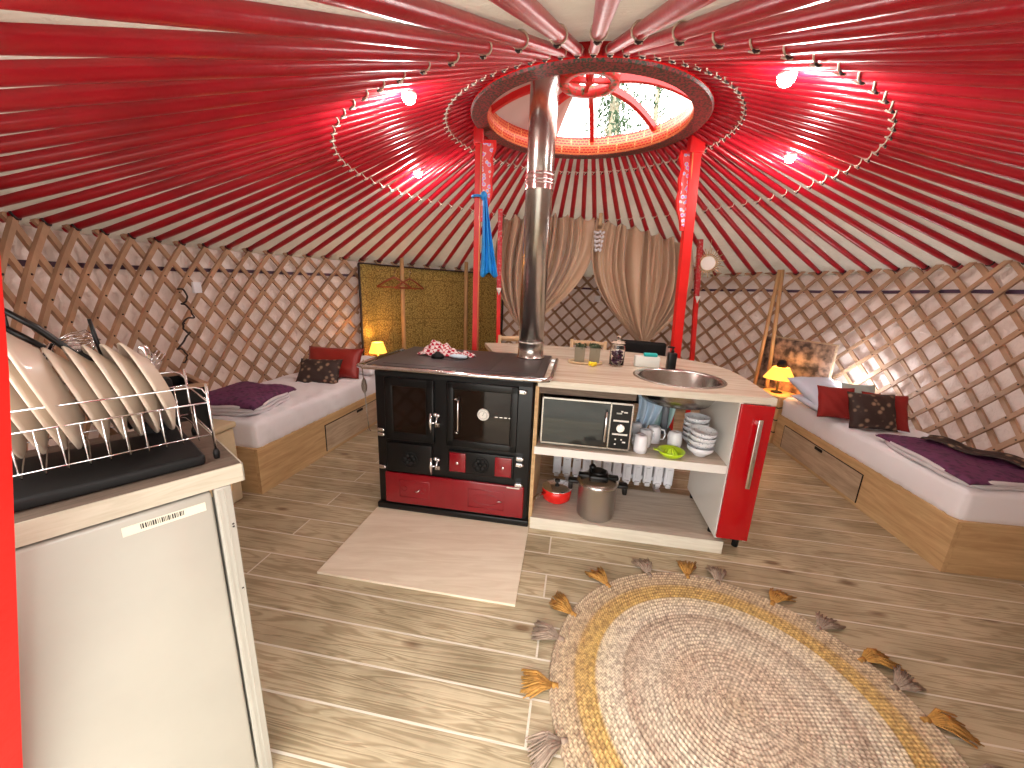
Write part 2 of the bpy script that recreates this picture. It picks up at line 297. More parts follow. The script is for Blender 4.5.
def polar(nt, kr=1):     # object coords -> (angle, radius, z)
    L = nt.links.new; tc = N(nt, 'ShaderNodeTexCoord'); sp = N(nt, 'ShaderNodeSeparateXYZ'); L(tc.outputs['Object'], sp.inputs[0])
    at = N(nt, 'ShaderNodeMath', operation='ARCTAN2'); L(sp.outputs[1], at.inputs[0]); L(sp.outputs[0], at.inputs[1])
    ln = N(nt, 'ShaderNodeVectorMath', operation='LENGTH'); cb = N(nt, 'ShaderNodeCombineXYZ'); L(sp.outputs[0], cb.inputs[0]); L(sp.outputs[1], cb.inputs[1]); L(cb.outputs[0], ln.inputs[0])
    return tc, at.outputs[0], ln.outputs['Value'], sp.outputs[2]
def mat_rug():
    m, nt, b = newmat('braided_jute'); L = nt.links.new; tc, an, ra, z = polar(nt)
    r = N(nt, 'ShaderNodeValToRGB'); e = r.color_ramp.elements
    stops = [(0, (0.55, 0.41, 0.28)), (.18, (0.65, 0.52, 0.39)), (.30, (0.61, 0.47, 0.34)), (.42, (0.69, 0.59, 0.45)), (.52, (0.63, 0.51, 0.38)), (.585, (0.51, 0.39, 0.28)), (.60, (0.69, 0.59, 0.45)), (.66, (0.73, 0.63, 0.47)), (.735, (0.71, 0.59, 0.41)), (.75, (0.61, 0.40, 0.13)), (.85, (0.59, 0.39, 0.15)), (.87, (0.53, 0.39, 0.24)), (.93, (0.61, 0.47, 0.30)), (1, (0.53, 0.41, 0.28))]
    e[0].position = stops[0][0]; e[0].color = hexc(stops[0][1]); e[1].position = 1; e[1].color = hexc(stops[-1][1])
    for p, c in stops[1:-1]: q = e.new(p); q.color = hexc(c)
    dv = N(nt, 'ShaderNodeMath', operation='DIVIDE'); L(ra, dv.inputs[0]); dv.inputs[1].default_value = .70; L(dv.outputs[0], r.inputs[0])
    # strands: slanted stitches along every ring
    rr = N(nt, 'ShaderNodeMath', operation='MULTIPLY'); L(ra, rr.inputs[0]); rr.inputs[1].default_value = 1/.0175
    fl = N(nt, 'ShaderNodeMath', operation='FLOOR'); L(rr.outputs[0], fl.inputs[0]); fr = N(nt, 'ShaderNodeMath', operation='FRACT'); L(rr.outputs[0], fr.inputs[0])
    q = N(nt, 'ShaderNodeMath', operation='MULTIPLY'); L(fl.outputs[0], q.inputs[0]); L(an, q.inputs[1])    # arc ~ ring index * angle
    q2 = N(nt, 'ShaderNodeMath', operation='MULTIPLY_ADD'); L(q.outputs[0], q2.inputs[0]); q2.inputs[1].default_value = 8.0
    ab = N(nt, 'ShaderNodeMath', operation='PINGPONG'); ab.inputs[1].default_value = .5; L(fr.outputs[0], ab.inputs[0]); k = N(nt, 'ShaderNodeMath', operation='MULTIPLY'); k.inputs[1].default_value = 5; L(ab.outputs[0], k.inputs[0]); L(k.outputs[0], q2.inputs[2])
    s = N(nt, 'ShaderNodeMath', operation='SINE'); L(q2.outputs[0], s.inputs[0])
    mr = N(nt, 'ShaderNodeMapRange'); mr.inputs['From Min'].default_value = -1; mr.inputs['To Min'].default_value = .72; mr.inputs['To Max'].default_value = 1.08; L(s.outputs[0], mr.inputs[0])
    n = N(nt, 'ShaderNodeTexNoise'); n.inputs['Scale'].default_value = 55; n.inputs['Detail'].default_value = 4; L(tc.outputs['Object'], n.inputs['Vector'])
    r5 = N(nt, 'ShaderNodeValToRGB'); r5.color_ramp.elements[0].position = .36; r5.color_ramp.elements[1].position = .6; r5.color_ramp.elements[0].color = (.55, .5, .5, 1); r5.color_ramp.elements[1].color = (1.15, 1.15, 1.15, 1); L(n.outputs['Fac'], r5.inputs[0])
    m1 = N(nt, 'ShaderNodeMix', data_type='RGBA', blend_type='MULTIPLY'); m1.inputs[0].default_value = 1; L(r.outputs[0], m1.inputs[6]); L(mr.outputs[0], m1.inputs[7])
    m2 = N(nt, 'ShaderNodeMix', data_type='RGBA', blend_type='MULTIPLY'); m2.inputs[0].default_value = .9; L(m1.outputs[2], m2.inputs[6]); L(r5.outputs[0], m2.inputs[7])
    L(m2.outputs[2], b.inputs['Base Color']); b.inputs['Roughness'].default_value = .85
    bp = N(nt, 'ShaderNodeBump'); bp.inputs['Strength'].default_value = .35; bp.inputs['Distance'].default_value = .004; L(s.outputs[0], bp.inputs['Height']); L(bp.outputs[0], b.inputs['Normal'])
    return m
M['rug'] = mat_rug()
def mat_key(name, base, line, line2):    # carved key border running round the ring
    m, nt, b = newmat(name); L = nt.links.new; tc, an, ra, z = polar(nt)
    a = N(nt, 'ShaderNodeMath', operation='MULTIPLY'); a.inputs[1].default_value = .7; L(an, a.inputs[0]); cb = N(nt, 'ShaderNodeCombineXYZ'); L(a.outputs[0], cb.inputs[0]); L(z, cb.inputs[1])
    br = N(nt, 'ShaderNodeTexBrick'); br.inputs['Scale'].default_value = 1; br.inputs['Brick Width'].default_value = .16; br.inputs['Row Height'].default_value = .062; br.inputs['Mortar Size'].default_value = .006; br.inputs['Color1'].default_value = hexc(base); br.inputs['Color2'].default_value = hexc([x*.8 for x in base]); br.inputs['Mortar'].default_value = hexc(line)
    L(cb.outputs[0], br.inputs['Vector'])
    br2 = N(nt, 'ShaderNodeTexBrick'); br2.inputs['Scale'].default_value = 1; br2.inputs['Brick Width'].default_value = .034; br2.inputs['Row Height'].default_value = .0207; br2.inputs['Mortar Size'].default_value = .004
    L(cb.outputs[0], br2.inputs['Vector'])
    mx = N(nt, 'ShaderNodeMix', data_type='RGBA'); L(br2.outputs['Fac'], mx.inputs[0]); L(br.outputs['Color'], mx.inputs[6]); mx.inputs[7].default_value = hexc(line2)
    L(mx.outputs[2], b.inputs['Base Color']); b.inputs['Roughness'].default_value = .4; return m
M['key'] = mat_key('painted_key_border', (.66, .02, .02), (.90, .50, .22), (.78, .20, .07))
M['scroll'] = fabric2('dark_scroll_painting', (.015, .035, .02), (.24, .03, .035), 70, .4, .5, .05, 'noise', .1)
M['hubpat'] = fabric2('hub_scroll', (.05, .10, .03), (.60, .03, .03), 30, .4, .42, .05, 'noise', .1)
def mat_flower(name):
    m, nt, b = newmat(name); L = nt.links.new; tc = N(nt, 'ShaderNodeTexCoord')
    v = N(nt, 'ShaderNodeTexVoronoi'); v.inputs['Scale'].default_value = 30; L(tc.outputs['Object'], v.inputs['Vector'])
    r = N(nt, 'ShaderNodeValToRGB'); r.color_ramp.interpolation = 'CONSTANT'; e = r.color_ramp.elements
    e[0].position = 0; e[0].color = (.85, .15, .45, 1); e[1].position = .22; e[1].color = (.42, .45, .85, 1)
    q = e.new(.36); q.color = (.85, .62, .55, 1); q = e.new(.46); q.color = (.78, .10, .10, 1)
    L(v.outputs['Distance'], r.inputs[0]); L(r.outputs[0], b.inputs['Base Color']); b.inputs['Roughness'].default_value = .4; return m
M['flower'] = mat_flower('painted_flowers')
def mat_hessian():
    m, nt, b = newmat('woven_wall_hanging'); L = nt.links.new; tc = N(nt, 'ShaderNodeTexCoord'); mp = N(nt, 'ShaderNodeMapping'); L(tc.outputs['UV'], mp.inputs[0])
    v = N(nt, 'ShaderNodeTexVoronoi'); v.feature = 'DISTANCE_TO_EDGE'; v.inputs['Scale'].default_value = 38; mp.inputs['Scale'].default_value = (2.6, 1.7, 1); L(mp.outputs[0], v.inputs['Vector'])
    r = N(nt, 'ShaderNodeValToRGB'); r.color_ramp.elements[0].position = .04; r.color_ramp.elements[1].position = .16; r.color_ramp.elements[0].color = (.17, .105, .02, 1); r.color_ramp.elements[1].color = (.46, .33, .085, 1); L(v.outputs['Distance'], r.inputs[0])
    # square border grid
    br = N(nt, 'ShaderNodeTexBrick'); br.offset = 0; br.inputs['Scale'].default_value = 1; br.inputs['Brick Width'].default_value = .55; br.inputs['Row Height'].default_value = .5; br.inputs['Mortar Size'].default_value = .005; L(mp.outputs[0], br.inputs['Vector'])
    mx = N(nt, 'ShaderNodeMix', data_type='RGBA'); L(br.outputs['Fac'], mx.inputs[0]); L(r.outputs[0], mx.inputs[6]); mx.inputs[7].default_value = (.20, .13, .03, 1)
    L(mx.outputs[2], b.inputs['Base Color']); b.inputs['Roughness'].default_value = .8; return m
M['hessian'] = mat_hessian()
def mat_curtain():
    m, nt, b = newmat('sheer_curtain'); L = nt.links.new; tc = N(nt, 'ShaderNodeTexCoord')
    w = N(nt, 'ShaderNodeTexWave'); w.inputs['Scale'].default_value = 60; w.bands_direction = 'Z'; w.inputs['Distortion'].default_value = 1; L(tc.outputs['Object'], w.inputs['Vector'])
    r = N(nt, 'ShaderNodeValToRGB'); r.color_ramp.elements[0].color = (.46, .29, .17, 1); r.color_ramp.elements[1].color = (.78, .56, .38, 1); L(w.outputs['Fac'], r.inputs[0]); L(r.outputs[0], b.inputs['Base Color'])
    b.inputs['Roughness'].default_value = .35; b.inputs['Sheen Weight'].default_value = .4; b.inputs['Alpha'].default_value = .80; return m
M['curtain'] = mat_curtain()
M['gingham'] = fabric2('red_gingham', (.72, .62, .60), (.40, .004, .03), 44, .85, .5, .2, 'checker')
M['mat_board'] = wood('hearth_board', (.66, .54, .40), (.78, .68, .54), (1.2, 10, 10), .45)
M['speckle'] = fabric2('speckled_china', (.25, .28, .35), (.72, .73, .76), 70, .35, .22, .06)
M['pewter'] = plain('grey_pot', (.22, .19, .13), .7, var=.1)
M['collage'] = fabric2('sepia_photo_print', (.05, .03, .025), (.36, .24, .18), 13, .5, .5, .12, 'noise', 0)
M['blush'] = plain('pinkish_hatch_cloth', (.62, .46, .42), .8, bump=.3, bscale=3)

# ------------------------------------------------------------------ room shell
mb = MB(); n = 128
FA = rad(-9.2)
mb.lathe([(3.05, -.06), (3.05, 0)], n)
o = obj('floor', mb, M['floor'], loc=(CX, CY, 0), rz=FA); struct(o)
mb = MB()
mb.lathe([(3.06, -.25), (30, -.25), (30, -.45), (3.06, -.45), (3.06, -.25)], 48, caps=False)
o = obj('ground', mb, M['bounce_gravel'], loc=(CX, CY, 0)); struct(o)  # unseen ground outside, made pale so neutral light bounces in
# wall lining (with the doorway behind the camera)
def ringwall(R0, R1, z0f, z1f, half, step=2.0):
    mb = MB(); a = DOOR+half; rs = []
    k = int((360-2*half)/step)
    for i in range(k+1):
        d = a+(360-2*half)*i/k; c, s_ = math.cos(rad(d)), math.sin(rad(d)); z0, z1 = z0f(d), z1f(d)
        rs.append([(R0*c, R0*s_, z0), (R1*c, R1*s_, z0), (R1*c, R1*s_, z1), (R0*c, R0*s_, z1)])
    return mb.rings(rs, True, False)
for nm, a0, a1 in (('wall_right', -82.0, 52.0), ('wall_back', 52.0, 143.0), ('wall_left', 143.0, 237.0)):
    mb = MB(); rs = []; k = int((a1-a0)/2)
    for i in range(k+1):
        d = a0+(a1-a0)*i/k; c, s_ = math.cos(rad(d)), math.sin(rad(d)); zt = ztop(d)+.06
        rs.append([(2.94*c, 2.94*s_, 0), (2.98*c, 2.98*s_, 0), (2.98*c, 2.98*s_, zt), (2.94*c, 2.94*s_, zt)])
    mb.rings(rs, True, False); struct(obj(nm, mb, M['wallcloth'], loc=(CX, CY, 0)))
# roof canvas
mb = MB(); rs = []
for i in range(177):
    d = 360*i/176; c, s_ = math.cos(rad(d)), math.sin(rad(d)); zt = ztop(d); k = (ZC-zt)/(RW-RC)
    f = lambda r, dz: (r*c, r*s_, ZC-(r-RC)*k+dz)
    sag = .02*math.sin(d*PI/180*88)
    rs.append([f(.74, .075), f(3.02, .035), f(3.02, .075), f(.74, .115)])
mb.rings(rs[:-1], False, True, True)
struct(obj('ceiling', mb, M['canvas'], loc=(CX, CY, 0)))
# doorway frame behind the camera
da = rad(DOOR); dloc = (CX+RW*math.cos(da), CY+RW*math.sin(da), 0)
dr = struct(link('door_1', None)); dr.location = dloc; dr.rotation_euler = (0, 0, da-PI/2)     # local y points outwards
half = RW*math.sin(rad(15))
mb = MB(); mb.box(-half-.05, -.03, 0, -half+.03, .06, 1.72).box(-half-.05, .0, 1.70, half+.05, .10, 1.76)
obj('door_frame', mb, M['post_red'], dr)
portal('door_portal', (dloc[0], dloc[1]-.02, .87), (rad(-90), 0, da-PI/2+PI), 1.6, 1.7)
portal('crown_portal', (CX, CY, 2.95), (0, 0, 0), 1.5, 1.5)

# ------------------------------------------------------------------ roof poles
ks = (ZC-1.68)/(RW-RC); L0 = math.hypot(RW-RC, ZC-1.68)
def pole_mesh():
    mb = MB(); prof = []
    # local x from crown (0) to wall (L0); rounded section, squared and slimmer near the crown
    for x, w, h, sq in [(-.02, .034, .030, 1), (.22, .036, .034, 1), (.27, .044, .038, .35), (.9, .048, .042, 0), (1.6, .050, .044, 0), (L0-.2, .048, .042, 0), (L0+.03, .042, .036, 0)]:
        ring = []
        for j in range(12):
            a = 2*PI*(j+.5)/12; cx_, cz_ = math.cos(a), math.sin(a); p = 1/max(abs(cx_), abs(cz_)); q = 1+(p-1)*sq
            ring.append((x, cx_*q*w/2, cz_*q*h/2))
        prof.append(ring)
    return mb.rings(prof, True, True)
pm = pole_mesh()
pole0 = obj('roof_pole', pm, M['red'])
ties = []
for x in (.20, .93):
    h_ = .021 if x < .5 else .0245
    tm = MB().tube([(x+.004*math.sin(a*2), h_*1.12*math.cos(a), h_*math.sin(a)) for a in [2*PI*i/12 for i in range(12)]], .0034, 6, True)
    tm.tube([(x-.012, -.010, -h_-.004), (x, .0, -h_-.006), (x+.022, .008, -h_-.007)], .0036, 5)
    ties.append(obj('rope_tie', tm, M['rope'], pole0))
    obj('cord_tie', MB().tube([(x+.012, -.014, -h_-.001), (x+.016, -.004, -h_-.006), (x+.020, .010, -h_-.003)], [.003, .0055, .003], 6), M['dark_rope'], pole0, label='dark cord knot')
lm = MB().tube([(L0-.02, .024*math.cos(a), .021*math.sin(a)) for a in [2*PI*i/10 for i in range(10)]], .005, 6, True)
loop0 = obj('end_loop', lm, M['dark_rope'], pole0)
tag(pole0, 'red painted roof pole running from the crown ring down to the lattice wall', 'roof pole', 'red roof poles of the yurt')
for i in range(NR):
    d = i*360/NR+.33; zt = ztop(d); sl = math.atan2(ZC-zt, RW-RC); LL = math.hypot(RW-RC, ZC-zt)
    if in_door(d, 6) and False: continue
    o = pole0 if i == 0 else dup(pole0)
    c, s_ = math.cos(rad(d)), math.sin(rad(d))
    o.location = (CX+RC*c, CY+RC*s_, ZC+.028); o.rotation_euler = (0, sl, rad(d)); o.scale = (LL/L0, 1, 1)

# ------------------------------------------------------------------ lattice wall
PZ = .2235; DA = 360/NR
def lattice(a0, a1, label, tilt=0):
    root = thing('lattice_wall', label, 'lattice wall', (CX, CY, 0))
    for sgn, R, nm in ((-1, RW-.015, 'inner_slats'), (1, RW+.002, 'outer_slats')):
        mb = MB(); k0 = int((a0-60)/DA); k1 = int((a1+60)/DA)
        for k in range(k0, k1):
            base = k*DA+.33
            # z grows by PZ for every DA degrees
            zs = []
            ztp = None; run = []
            jit = random.uniform(-.25, .25)
            for i in range(0, 34):
                z = .02+i*.0588; d = base+sgn*(z-1.68)/PZ*DA*(1+jit*.04)
                top = ztop(d)+(.075 if sgn < 0 else .04)
                if z > top: z = top
                if a0 <= d <= a1: run.append((d, z))
                if z == top: break
            if len(run) < 2: continue
            rs = []
            wv = .0165+random.uniform(-.002, .003); tt = .0075
            for d, z in run:
                c, s_ = math.cos(rad(d)), math.sin(rad(d)); er = Vector((c, s_, 0)); et = Vector((-s_, c, 0))
                tdir = (et*sgn*rad(DA)*R/PZ+Vector((0, 0, 1))).normalized(); nn = tdir.cross(er).normalized()
                P = er*R+Vector((0, 0, z)); rs.append([tuple(P+nn*wv*a-er*tt*b) for a, b in ((-1, -1), (1, -1), (1, 1), (-1, 1))])
            mb.rings(rs, True, False)
        obj(nm, mb, M['lattice'], root)
    # leather knots
    mb = MB()
    for k in range(int(a0/DA)+1, int(a1/DA)):
        for j in range(1, 8):
            for hf in (0, .5):
                d = (k+hf)*DA+.33; z = 1.68-(j+hf)*PZ+.0
                if z > .05 and a0+1 < d < a1-1:
                    c, s_ = math.cos(rad(d)), math.sin(rad(d)); mb.ball(((RW-.025)*c, (RW-.025)*s_, z), .005, 5)
    obj('leather_knots', mb, M['dark_rope'], root)
    return root
lattice(143, 233, 'wooden lattice wall on the left, behind the bed beside the white worktop')
lattice(52, 143, 'wooden lattice wall at the back, behind the curtains and the woven hanging')
lattice(-80, 52, 'wooden lattice wall on the right, behind the bed with the brown floral cushion')
mb = MB(); rs = []
for i in range(137):
    d = -78+ (233+78)*i/136; c, s_ = math.cos(rad(d)), math.sin(rad(d)); z = ztop(d)-.17
    rs.append([(2.912*c, 2.912*s_, z), (2.918*c, 2.918*s_, z), (2.918*c, 2.918*s_, z+.028), (2.912*c, 2.912*s_, z+.028)])
mb.rings(rs, True, False); o = obj('tension_band', mb, M['band'], loc=(CX, CY, 0)); tag(o, 'dark woven tension band running round behind the top of the lattice', 'band')

# ------------------------------------------------------------------ crown
cwn = thing('crown_ring', 'carved red and gold roof crown with spokes around the skylight opening', 'yurt crown', (CX, CY, ZC))
obj('ring_underside', MB().lathe([(.69, -.012), (.79, -.012), (.80, .0), (.69, .0), (.69, -.012)], 96, caps=False, smooth=False), M['scroll'], cwn, label='dark painted scroll underside')
obj('ring_body', MB().lathe([(.70, .0), (.80, .0), (.80, .09), (.76, .13), (.705, .13), (.70, .0)], 96, caps=False, smooth=False), M['ring_red'], cwn)
obj('ring_inner_face', MB().lathe([(.685, -.008), (.697, -.008), (.697, .115), (.685, .115), (.685, -.008)], 96, caps=False), M['key'], cwn, label='inner face painted with orange key border')
HZ = .25
for j in range(8):
    a = rad(45*j-13)
    mb = MB(); rs = []
    for i in range(11):
        t = i/10; r = .17+(.70-.17)*t; z = HZ-(HZ-.10)*(t**2.2); w = .017; h = .022
        c, s_ = math.cos(a), math.sin(a); 
        rs.append([(r*c-s_*w, r*s_+c*w, z-h), (r*c+s_*w, r*s_-c*w, z-h), (r*c+s_*w, r*s_-c*w, z+h), (r*c-s_*w, r*s_+c*w, z+h)])
    mb.rings(rs, True, False); obj('spoke', mb, M['ring_red'], cwn)
hb = obj('hub', MB().lathe([(.145, HZ-.03), (.20, HZ-.03), (.205, HZ+.03), (.145, HZ+.03), (.145, HZ-.03)], 48, caps=False), M['hubpat'], cwn)
mb = MB()
for a in (0, PI/2):
    c, s_ = math.cos(a), math.sin(a); mb.box(-.15, -.012, HZ-.015, .15, .012, HZ+.015, Matrix.Rotation(a, 4, 'Z'))
mb.lathe([(.03, HZ-.02), (.03, HZ+.03)], 16)
obj('hub_cross', mb, M['ring_red'], cwn)
# cloth flap over the left half of the skylight
def flap(u, v):
    a = rad(100+160*u); r = .82*v; s_ = .0+.012*math.sin(9*u*PI)*v
    return (r*math.cos(a), r*math.sin(a), .335-.20*(v**2)+s_)
o = obj('skylight_cover', MB().grid(flap, 32, 12), M['blush'], loc=(CX, CY, ZC), mods=[SOLID(.006)])
tag(o, 'folded pinkish beige cloth flap covering the left half of the roof opening', 'cover')

# ------------------------------------------------------------------ trees outside seen through the skylight
def tree(x, y, h, lean, label, seed):
    rnd = random.Random(seed)
    r = thing('tree', label, 'tree', (x, y, -.6), 0, None)
    tops = [(0, 0, 0), (lean*.3, 0, h*.3), (lean*.6, .1, h*.6), (lean, .1, h)]
    mb = MB(); mb.tube(tops, [.12, .10, .075, .04], 10)
    for k in range(7):
        z = h*(.4+.08*k); a = rnd.uniform(0, 2*PI); p = (lean*z/h, .05, z); q = (p[0]+.35*math.cos(a), p[1]+.35*math.sin(a), z+.3); mb.tube([p, ((p[0]+q[0])/2, (p[1]+q[1])/2, z+.12), q], [.03, .02, .01], 6)
    obj('trunk', mb, M['bark'], r)
    mb = MB()
    for k in range(1700):
        t = rnd.random(); z = h*(.35+.6*t); rr = rnd.uniform(.05, .55); a = rnd.uniform(0, 2*PI)
        cx_, cy_ = lean*z/h+rr*math.cos(a), rr*math.sin(a); s_ = rnd.uniform(.03, .08)
        e1 = Vector((rnd.uniform(-1, 1), rnd.uniform(-1, 1), rnd.uniform(-1, 1))).normalized(); e2 = e1.orthogonal().normalized(); P = Vector((cx_, cy_, z))
        mb.add([tuple(P-e1*s_), tuple(P+e2*s_*.5), tuple(P+e1*s_), tuple(P-e2*s_*.5)], [(0, 1, 2, 3)])
    obj('foliage', mb, M['green'], r)
tree(1.72, 9.0, 7.0, .1, 'slim straight tree at the left edge of the skylight view', 3)
tree(2.80, 10.6, 8.0, -.75, 'pale leaning trunk in the middle of the skylight view', 5)
tree(3.70, 12.2, 9.2, -.1, 'slim pale trunk at the right of the skylight view', 8)

# ------------------------------------------------------------------ crown posts
def post(x0, y0, x1, y1, z1, w, d, label, flip):
    r = thing('crown_post', label, 'post', (x0, y0, 0))
    mb = MB(); dx, dy = x1-x0, y1-y0; rs = []
    for t in [0, .02, .5, .98, 1]:
        z = z1*t; rs.append([(dx*t+a*w/2, dy*t+b*d/2, z) for a, b in ((-1, -1), (1, -1), (1, 1), (-1, 1))])
    mb.rings(rs, True, False); obj('shaft', mb, M['post_red'], r)
    # gold edge line
    mb = MB(); e = flip*w/2
    mb.tube([(e*.86, -d/2-.003, .9), (dx+e*.86, dy-d/2-.003, z1-.02)], .005, 6); obj('gold_edging', mb, plain('gold_line', (.75, .30, .12), .4), r)
    # carved bracket on the inner side
    s = flip
    poly = [(0, 0), (.03, .0), (.05, .08), (.075, .14), (.095, .22), (.085, .30), (.10, .37), (.085, .45), (.115, .52), (.11, .57), (0, .57)]
    zb = z1-.60; k = zb/z1
    mb = MB(); Mx = Matrix(((s, 0, 0, dx*k+s*w/2*.9), (0, 0, 1, dy*k-.012), (0, 1, 0, zb), (0, 0, 0, 1)))
    mb.prism(poly, -.014, .014, Mx); obj('carved_bracket', mb, M['post_red'], r)
    mb = MB(); pol2 = [(.012, .03), (.034, .04), (.045, .10), (.068, .16), (.078, .23), (.07, .30), (.082, .37), (.07, .44), (.09, .51), (.088, .545), (.012, .545)]
    mb.prism(pol2, -.019, .019, Mx); obj('painted_panel', mb, M['flower'], r, label='floral painted panel in pink and blue')
    mb = MB().bbox(dx-w*.75, dy-d*.7, z1-.06, dx+w*.75, dy+d*.7, z1+.09, .008); obj('head_block', mb, M['ring_red'], r)
    return r
post(-.325, 3.3, -.325, 3.3, 2.56, .048, .05, 'red post under the left of the crown, with a blue scarf tied on', 1)
post(1.495, 3.50, 1.30, 3.3, 2.56, .072, .06, 'red leaning post under the right of the crown, beyond the sink', -1)
def slim(x0, y0, x1, y1, label):
    z1 = roofz(x1, y1)-.0
    r = thing('slim_post', label, 'post', (x0, y0, 0)); dx, dy = x1-x0, y1-y0
    mb = MB(); z1 -= .0; rs = []
    for z in (0, .6, 1.45): rs.append([(dx*z/z1+a*.022, dy*z/z1+b*.02, z) for a, b in ((-1, -1), (1, -1), (1, 1), (-1, 1))])
    mb.rings(rs, True, False); obj('lower_shaft', mb, M['post_red'], r)
    mb = MB(); rs = []
    for z in (1.45, z1): rs.append([(dx*z/z1+a*.024, dy*z/z1+b*.022, z) for a, b in ((-1, -1), (1, -1), (1, 1), (-1, 1))])
    mb.rings(rs, True, False); obj('patterned_upper_shaft', mb, fabric2('post_scroll', (.55, .25, .22), (.50, .02, .03), 40, .5, .4, .08, 'noise', .1), r, label='upper shaft painted with pale scrolls')
    mb = MB(); q = 1.40; mb.add([(dx*q/z1-.03, dy*q/z1-.03, q+.05), (dx*q/z1, dy*q/z1-.035, q-.03), (dx*q/z1+.03, dy*q/z1-.03, q+.05), (dx*q/z1, dy*q/z1-.045, q+.02)], [(0, 1, 3), (1, 2, 3), (0, 3, 2), (0, 2, 1)])
    obj('white_tip', mb, M['white'], r)
slim(-.17, 4.5, -.20, 4.5, 'slim red post with patterned top behind the stove pipe, beside the left curtain')
slim(2.13, 4.5, 1.96, 4.5, 'slim red post with patterned top below the sunburst mirror')

# blue scarf
def scarf(u, v):
    w = .022+.05*v; x = -.265+.045*v+(u-.5)*2*w*(.6+.4*v); y = 3.235+.018*math.sin(u*5*PI+v*2); z = 2.13-.57*v-.02*math.sin(u*3*PI)*v
    return (x, y, z)
sc = thing('blue_scarf', 'bright blue silk scarf knotted and hanging on the left crown post', 'scarf')
obj('hanging_cloth', MB().grid(scarf, 20, 24), M['blue'], sc, mods=[SOLID(.004)])
obj('knot', MB().ball((-.275, 3.25, 2.14), .026, 12, (1, .9, 1.3)).tube([(-.275+.045*math.cos(a)-.045, 3.29+.045*math.sin(a), 2.14) for a in [2*PI*i/16 for i in range(16)]], .010, 8, True), M['blue'], sc)

# ------------------------------------------------------------------ spot lamps on the roof poles
for (x, y, lab) in ((-.536, 2.10, 'lit round roof lamp nearest the crown on the left'), (-.84, 3.53, 'lit round roof lamp on the left, lower and farther one'),
                    (1.04, 1.824, 'lit round roof lamp on the right, upper and nearer one'), (1.75, 2.864, 'lit round roof lamp on the right, lower and farther one')):
    z = roofz(x, y)+.002
    r = thing('roof_lamp', lab, 'lamp', (x, y, z), 0, 'round lamps on the roof poles')
    obj('housing', MB().lathe([(.034, .0), (.036, -.006), (.034, -.012), (.028, -.012)], 24), M['white'], r)
    obj('bulb', MB().ball((0, 0, -.020), .031, 12, (1, 1, .9)), M['bulb'], r)
    l = bpy.data.lights.new('lamp_light', 'POINT'); l.energy = LAMP_W; l.color = (1, .96, .90); l.shadow_soft_size = .04
    lo = link('lamp_light', l, r); lo.location = (0, 0, -.10)

# ------------------------------------------------------------------ island frame
AN = rad(-8.8); OX, OY = .15, 2.20; UU = (math.cos(AN), math.sin(AN)); VV = (-math.sin(AN), math.cos(AN))
def IL(u, v, z=0): return (OX+UU[0]*u+VV[0]*v, OY+UU[1]*u+VV[1]*v, z)
def W2L(x, y): return ((x-OX)*UU[0]+(y-OY)*UU[1], (x-OX)*VV[0]+(y-OY)*VV[1])

# ---- stove
st = thing('range_cooker', 'black wood burning range cooker with dark red drawer and glass doors', 'stove', IL(0, 0), AN)
X0, X1 = -1.015, -.02
mb = MB(); mb.bbox(X0, .0, .03, X1, .68, .968, .012); mb.box(X0+.02, .03, 0, X1-.02, .66, .04)
obj('body', mb, M['black'], st)
obj('base_plinth', MB().bbox(X0-.01, -.018, .012, X1+.01, .68, .055, .008), M['black'], st)
ct = obj('cooktop', MB().bbox(-1.06, -.015, .9687, .03, .73, .990, .010), M['iron'], st)
mb = MB(); mb.bbox(-.98, .05, .988, -.30, .66, .993, .002).bbox(-.292, .05, .988, -.02, .66, .993, .002)
obj('hot_plate', mb, M['iron'], ct)
obj('hot_plate_seam', MB().lathe([(.10, .992), (.10, .9945), (.092, .9945), (.092, .992)], 32, (-.62, .36, 0), False), M['black_matt'], ct)
mb = MB(); rl = .983
pts = [(-1.10, .60, rl), (-1.105, .05, rl), (-1.09, -.045, rl), (-1.05, -.062, rl), (.02, -.062, rl), (.06, -.045, rl), (.075, .05, rl), (.075, .60, rl)]
mb.tube(pts, .013, 10)
for p in ((-1.0, -.05), (-.5, -.05), (-.05, -.05)): mb.box(p[0]-.012, p[1], rl-.008, p[0]+.012, .0, rl+.006)
mb.box(-1.11, .57, rl-.01, -1.05, .60, rl+.006).box(.02, .57, rl-.01, .08, .60, rl+.006)
obj('rail', mb, M['chrome'], st, label='polished steel rail')
obj('top_strip', MB().box(X0+.01, -.012, .925, X1-.01, .0, .95), M['black_matt'], st)
def framed(name, x0, z0, x1, z1, fr, gl, parent, mat=M['black'], y=-.022):
    mb = MB(); mb.bbox(x0, y, z0, x1, .0, z0+fr, .006).bbox(x0, y, z1-fr, x1, 0, z1, .006).bbox(x0, y, z0, x0+fr, 0, z1, .006).bbox(x1-fr, y, z0, x1, 0, z1, .006)
    mb.box(x0+fr*.5, -.006, z0+fr*.5, x1-fr*.5, 0, z1-fr*.5)
    o = obj(name, mb, mat, parent); obj('glass', MB().box(x0+fr*.9, -.012, z0+fr*.9, x1-fr*.9, -.006, z1-fr*.9), gl, o); return o
